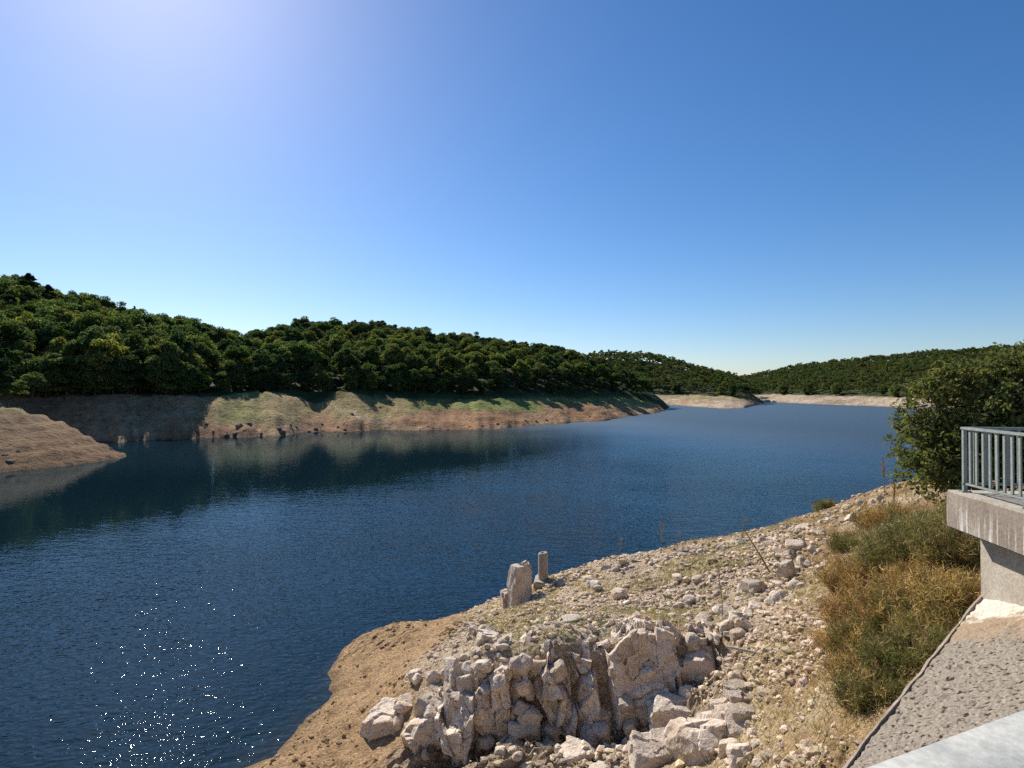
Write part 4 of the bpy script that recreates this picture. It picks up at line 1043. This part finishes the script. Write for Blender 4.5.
# ------------------------------------------------------------------ bushes, grass, stalks
def blades(P0, D, L, wd, rg, curve=0.25, seg=2):
    """bent thin blades from P0 along D"""
    n = len(P0); D = D / np.linalg.norm(D, axis=1, keepdims=True)
    sd = np.cross(D, rg.normal(size=(n, 3))); sd /= np.linalg.norm(sd, axis=1, keepdims=True) + 1e-9
    rows = []
    bend = rg.normal(size=(n, 3)) * curve; bend[:, 2] = -abs(bend[:, 2]) * 0.8
    for i in range(seg + 1):
        t = i / seg
        c = P0 + D * (L * t)[:, None] + bend * (L * t * t)[:, None]
        ww = (wd * (1 - 0.85 * t))[:, None]
        rows += [c - sd * ww, c + sd * ww]
    V = np.stack(rows, 1).reshape(-1, 3); k = 2 * (seg + 1)
    base = np.arange(n)[:, None] * k
    Fs = [np.concatenate([base + 2 * i, base + 2 * i + 1, base + 2 * i + 3, base + 2 * i + 2], 1) for i in range(seg)]
    return V, np.concatenate(Fs), k
def bush(px, py, rx_, ry_, hh, n, cols, label, seed, lo=6, name='shrub', width=0.007, bushy=True):
    rg = np.random.default_rng(seed); h = hit(px, py, lo)
    if h is None: return
    r = empty(name, h); tag(r, label, 'shrub')
    acc = Acc(); stem = Acc()
    n = int(n * 1.9); nstem = max(8, n // 70)
    for i in range(nstem):
        a = rg.uniform(0, 6.28); q = math.sqrt(rg.uniform())
        bx, by = math.cos(a) * q * rx_ * 0.6, math.sin(a) * q * ry_ * 0.6
        bz = float(ground_z(h[0] + bx, h[1] + by)[0]) - h[2]
        D = np.array([math.cos(a) * q * 0.7 + rg.normal() * 0.2, math.sin(a) * q * 0.7 + rg.normal() * 0.2, 1.0]); D /= np.linalg.norm(D)
        L = hh * rg.uniform(0.6, 1.1); p0 = np.array([bx, by, bz - 0.05])
        V, Fc = tube_np([p0, p0 + D * L * 0.5 + rg.normal(size=3) * 0.04, p0 + D * L], [0.012, 0.008, 0.002], 4); stem.add(V, Fc)
        m = n // nstem
        t = rg.uniform(0.1, 1.0, m); P0 = p0 + D * (L * t)[:, None] + rg.normal(size=(m, 3)) * 0.05
        DD = D * rg.uniform(0.5, 1.0, (m, 1)) + rg.normal(size=(m, 3)) * 0.62 + np.array([0, 0, 0.15])
        col = np.array(cols[rg.integers(len(cols))]) * rg.uniform(1.1, 2.2)
        V, Fc, k = blades(P0, DD, rg.uniform(0.06, 0.2, m) * (0.6 + 0.5 * hh), np.full(m, width) * rg.uniform(0.5, 1.4, m), rg)
        acc.add(V, Fc, np.repeat(col * rg.uniform(0.7, 1.35, (m, 1)), k, axis=0))
    link('foliage', acc.mesh('foliage', M_blade), r); link('stem', stem.mesh('stem', M_stalk, True), r)
GB = [(0.12, 0.115, 0.04), (0.155, 0.14, 0.055), (0.085, 0.09, 0.035), (0.19, 0.14, 0.065)]
BR = [(0.27, 0.17, 0.075), (0.20, 0.125, 0.06), (0.14, 0.11, 0.045), (0.33, 0.22, 0.09)]
MXD = GB[:2] + BR
for a in [
    (905, 562, 0.9, 0.8, 1.15, 6500, GB, 'large fresh green broom bush below the oak', 1),
    (950, 566, 0.7, 0.7, 1.05, 5000, GB + [(0.2, 0.15, 0.06)], 'green broom bush right beneath the balcony corner', 2),
    (858, 588, 0.75, 0.7, 0.8, 4600, BR, 'dry rust brown bush nearest the stony strip', 3),
    (893, 620, 0.7, 0.6, 0.75, 4800, BR + [GB[1]], 'brown withered bush in the middle of the thicket', 4),
    (935, 614, 0.55, 0.5, 0.7, 3800, [(0.34, 0.23, 0.09), (0.3, 0.2, 0.09), (0.16, 0.13, 0.05)], 'straw coloured bush against the foot of the pillar', 5),
    (862, 650, 0.6, 0.5, 0.6, 4200, MXD, 'mixed green and brown bush at the lower left of the thicket', 6),
    (905, 668, 0.5, 0.45, 0.6, 4200, GB + [GB[0], BR[2]], 'greener bush beside the masonry edge', 7),
    (870, 700, 0.42, 0.4, 0.5, 3600, GB + [BR[0]], 'lowest green bush at the bottom of the thicket', 8),
    (842, 548, 0.4, 0.4, 0.5, 1500, GB, 'small green bush at the upper left of the thicket', 9),
    (823, 508, 0.55, 0.5, 0.42, 1500, GB, 'low green bush on the crest against the water', 10),
    (880, 520, 0.9, 0.8, 0.55, 2800, BR + [(0.36, 0.23, 0.09)], 'orange brown dry scrub under the oak', 11),
    (845, 615, 0.45, 0.4, 0.5, 2200, [(0.3, 0.19, 0.09), (0.22, 0.14, 0.07)], 'small reddish brown bush beside the grey stones', 12),
    (925, 640, 0.45, 0.4, 0.6, 3000, MXD, 'olive bush leaning over the masonry edge', 13),
    (880, 600, 0.8, 0.7, 0.62, 2600, BR + [(0.36, 0.22, 0.09)], 'rusty dry brush between the green broom and the withered bush', 14),
    (840, 640, 0.45, 0.4, 0.42, 1600, [(0.36, 0.23, 0.11), (0.28, 0.17, 0.08)], 'low tuft of rusty brush beside the straw slope', 15),
    (885, 560, 0.8, 0.7, 0.55, 2200, BR, 'brown brush at the upper edge of the thicket, below the orange scrub', 16),
    (850, 672, 0.4, 0.35, 0.4, 1600, BR + GB[:1], 'brown tuft at the straw edge, near the lowest green bush', 17),
    (915, 590, 0.6, 0.6, 0.6, 2400, [(0.34, 0.22, 0.09), (0.27, 0.17, 0.075), (0.17, 0.14, 0.05)], 'rust coloured brush between the two green brooms and the pillar', 18),
    (965, 600, 0.4, 0.4, 0.5, 1800, [(0.36, 0.25, 0.11), (0.3, 0.2, 0.09)], 'pale dry brush tucked against the pillar', 19),
]: bush(*a)

def grass(name, label, n, xr, yr, dens, cols, L, wd, seed):
    rg = np.random.default_rng(seed)
    x = rg.uniform(*xr, n); y = rg.uniform(*yr, n); z = h_near(x, y)
    px = 512 + F * x / y; py = HY + F * (EYE - z) / y
    ok = (rg.uniform(size=n) < dens(x, y, z, px, py)) & (z > 0.25)
    x, y, z = x[ok], y[ok], z[ok]; m = len(x)
    rep = 4; x = np.repeat(x, rep) + rg.normal(size=m * rep) * 0.035; y = np.repeat(y, rep) + rg.normal(size=m * rep) * 0.035; z = np.repeat(z, rep) - 0.02
    D = np.stack([rg.normal(size=m * rep) * 0.45, rg.normal(size=m * rep) * 0.45, np.ones(m * rep)], 1)
    V, Fc, k = blades(np.stack([x, y, z], 1), D, rg.uniform(*L, m * rep), rg.uniform(*wd, m * rep), rg, 0.35)
    C = np.array(cols)[rg.integers(len(cols), size=m * rep)] * rg.uniform(0.7, 1.25, (m * rep, 1))
    o = link(name, mesh_np(name, V, Fc, M_blade, np.repeat(C, k, axis=0))); tag(o, label, 'grass', kind='stuff')
def d_straw(x, y, z, px, py):
    a = sstep(-0.25, 0.3, fbm(x * 0.45, y * 0.45, seed=104, o=4)) * sstep(1.0, 1.8, z)
    b = 0.9 * sstep(720, 790, px) * (y < 13.5) + 0.55 * sstep(770, 800, px)
    return np.clip(0.85 * a + b, 0, 1) * (px < 1010) * (1 - 0.8 * outcrop(x, y))
grass('dry_grass', 'dry straw coloured grass tufts over the headland', 26000, (-3, 12), (6.5, 27), d_straw, [(0.46, 0.35, 0.16), (0.52, 0.42, 0.22), (0.38, 0.27, 0.12), (0.55, 0.47, 0.28)], (0.06, 0.2), (0.005, 0.011), 201)
def d_green(x, y, z, px, py):
    g = np.exp(-((px - 605) / 85.0) ** 2 - ((y - 17.4) / 1.3) ** 2) + 0.8 * np.exp(-((px - 722) / 50.0) ** 2 - ((y - 21.5) / 2.0) ** 2) + 0.5 * np.exp(-((px - 490) / 14.0) ** 2 - ((y - 18) / 1.0) ** 2)
    return g * sstep(-0.4, 0.4, fbm(x * 0.9, y * 0.9, seed=107, o=3))
grass('green_grass', 'short yellow green grass patches on top of the headland', 16000, (-2, 9), (14, 26), d_green, [(0.24, 0.25, 0.085), (0.31, 0.30, 0.12), (0.18, 0.20, 0.065)], (0.08, 0.22), (0.005, 0.010), 202)

def d_scrub(x, y, z, px, py): return (sstep(800, 835, px) + 0.25 * sstep(765, 800, px) * (py > 575)) * (px < 985) * sstep(-0.4, 0.3, fbm(x * 0.8, y * 0.8, seed=210, o=3)) * (py < 715)
grass('tall_dry_grass', 'tall rusty dry grass standing between the bushes under the balcony', 5200, (4, 14), (8.5, 23), d_scrub, [(0.42, 0.27, 0.11), (0.36, 0.22, 0.09), (0.5, 0.36, 0.17)], (0.18, 0.45), (0.004, 0.007), 203)
def stalk(px, py, top, lean, label, seed, plume=0, r0=0.012, name='dry_stalk', mat=None):
    h = hit(px, py)
    if h is None: return
    rg = np.random.default_rng(seed); L = top / F * h[1]
    ps = [np.array([0, 0, -0.05])] + [np.array([lean[0] * L * t + rg.normal() * 0.01, lean[1] * L * t, L * t]) for t in (0.35, 0.7, 1.0)]
    r = empty(name, h); tag(r, label, 'stalk')
    V, Fc = tube_np(ps, [r0, r0 * 0.85, r0 * 0.7, r0 * 0.35], 6)
    link('stem', mesh_np('stem', V, Fc, mat or M_stalk, smooth=True), r)
    if plume:
        t = rg.uniform(0.45, 1.0, plume); P0 = np.array([lean[0] * L * t, lean[1] * L * t, L * t]).T
        V, Fc, k = blades(P0, rg.normal(size=(plume, 3)) * 0.45 + np.array([0, 0, 0.9]), rg.uniform(0.08, 0.22, plume), np.full(plume, 0.010), rg)
        link('seed_head', mesh_np('seed_head', V, Fc, M_blade, np.tile(np.array([0.3, 0.2, 0.1]), (len(V), 1))), r)
stalk(661, 553, 30, (0.03, 0), 'tall feathery brown stalk on the crest against the water', 1, 90)
stalk(884, 495, 34, (-0.04, 0), 'rust brown upright stalk on the crest in front of the oak', 2, 90, 0.014)
stalk(722, 620, 58, (-0.07, 0), 'tall thin bare stalk in the middle of the headland', 3, 12, 0.011)
stalk(619, 560, 20, (0.1, 0), 'short feathery stalk on the crest, nearer the post', 4, 40)
stalk(676, 551, 18, (0.2, 0), 'short pale stalk on the crest just past the tall feathery one', 5, 40)
stalk(892, 512, 28, (0.08, 0), 'brown branching stalk in the orange scrub', 6, 70, 0.013)
stalk(770, 572, 44, (-0.62, 0), 'dark dead branch leaning over the green grass patch', 7, 0, 0.028, 'dead_branch')
stalk(742, 536, 20, (0.15, 0), 'thin wispy stalk on the crest above the grass patch', 8, 25)
h = hit(748, 657)
if h is not None:
    V, Fc = tube_np([(-0.42, 0.30, 0.10), (-0.1, 0.08, 0.12), (0.2, -0.1, 0.11), (0.45, -0.28, 0.09)], [0.03, 0.036, 0.032, 0.022], 8)
    o = link('driftwood', mesh_np('driftwood', V, Fc, M_wood, smooth=True)); o.location = h; tag(o, 'bleached bare branch lying on the straw beside the stony strip', 'driftwood')
print('SCENE DONE', len(bpy.data.objects))
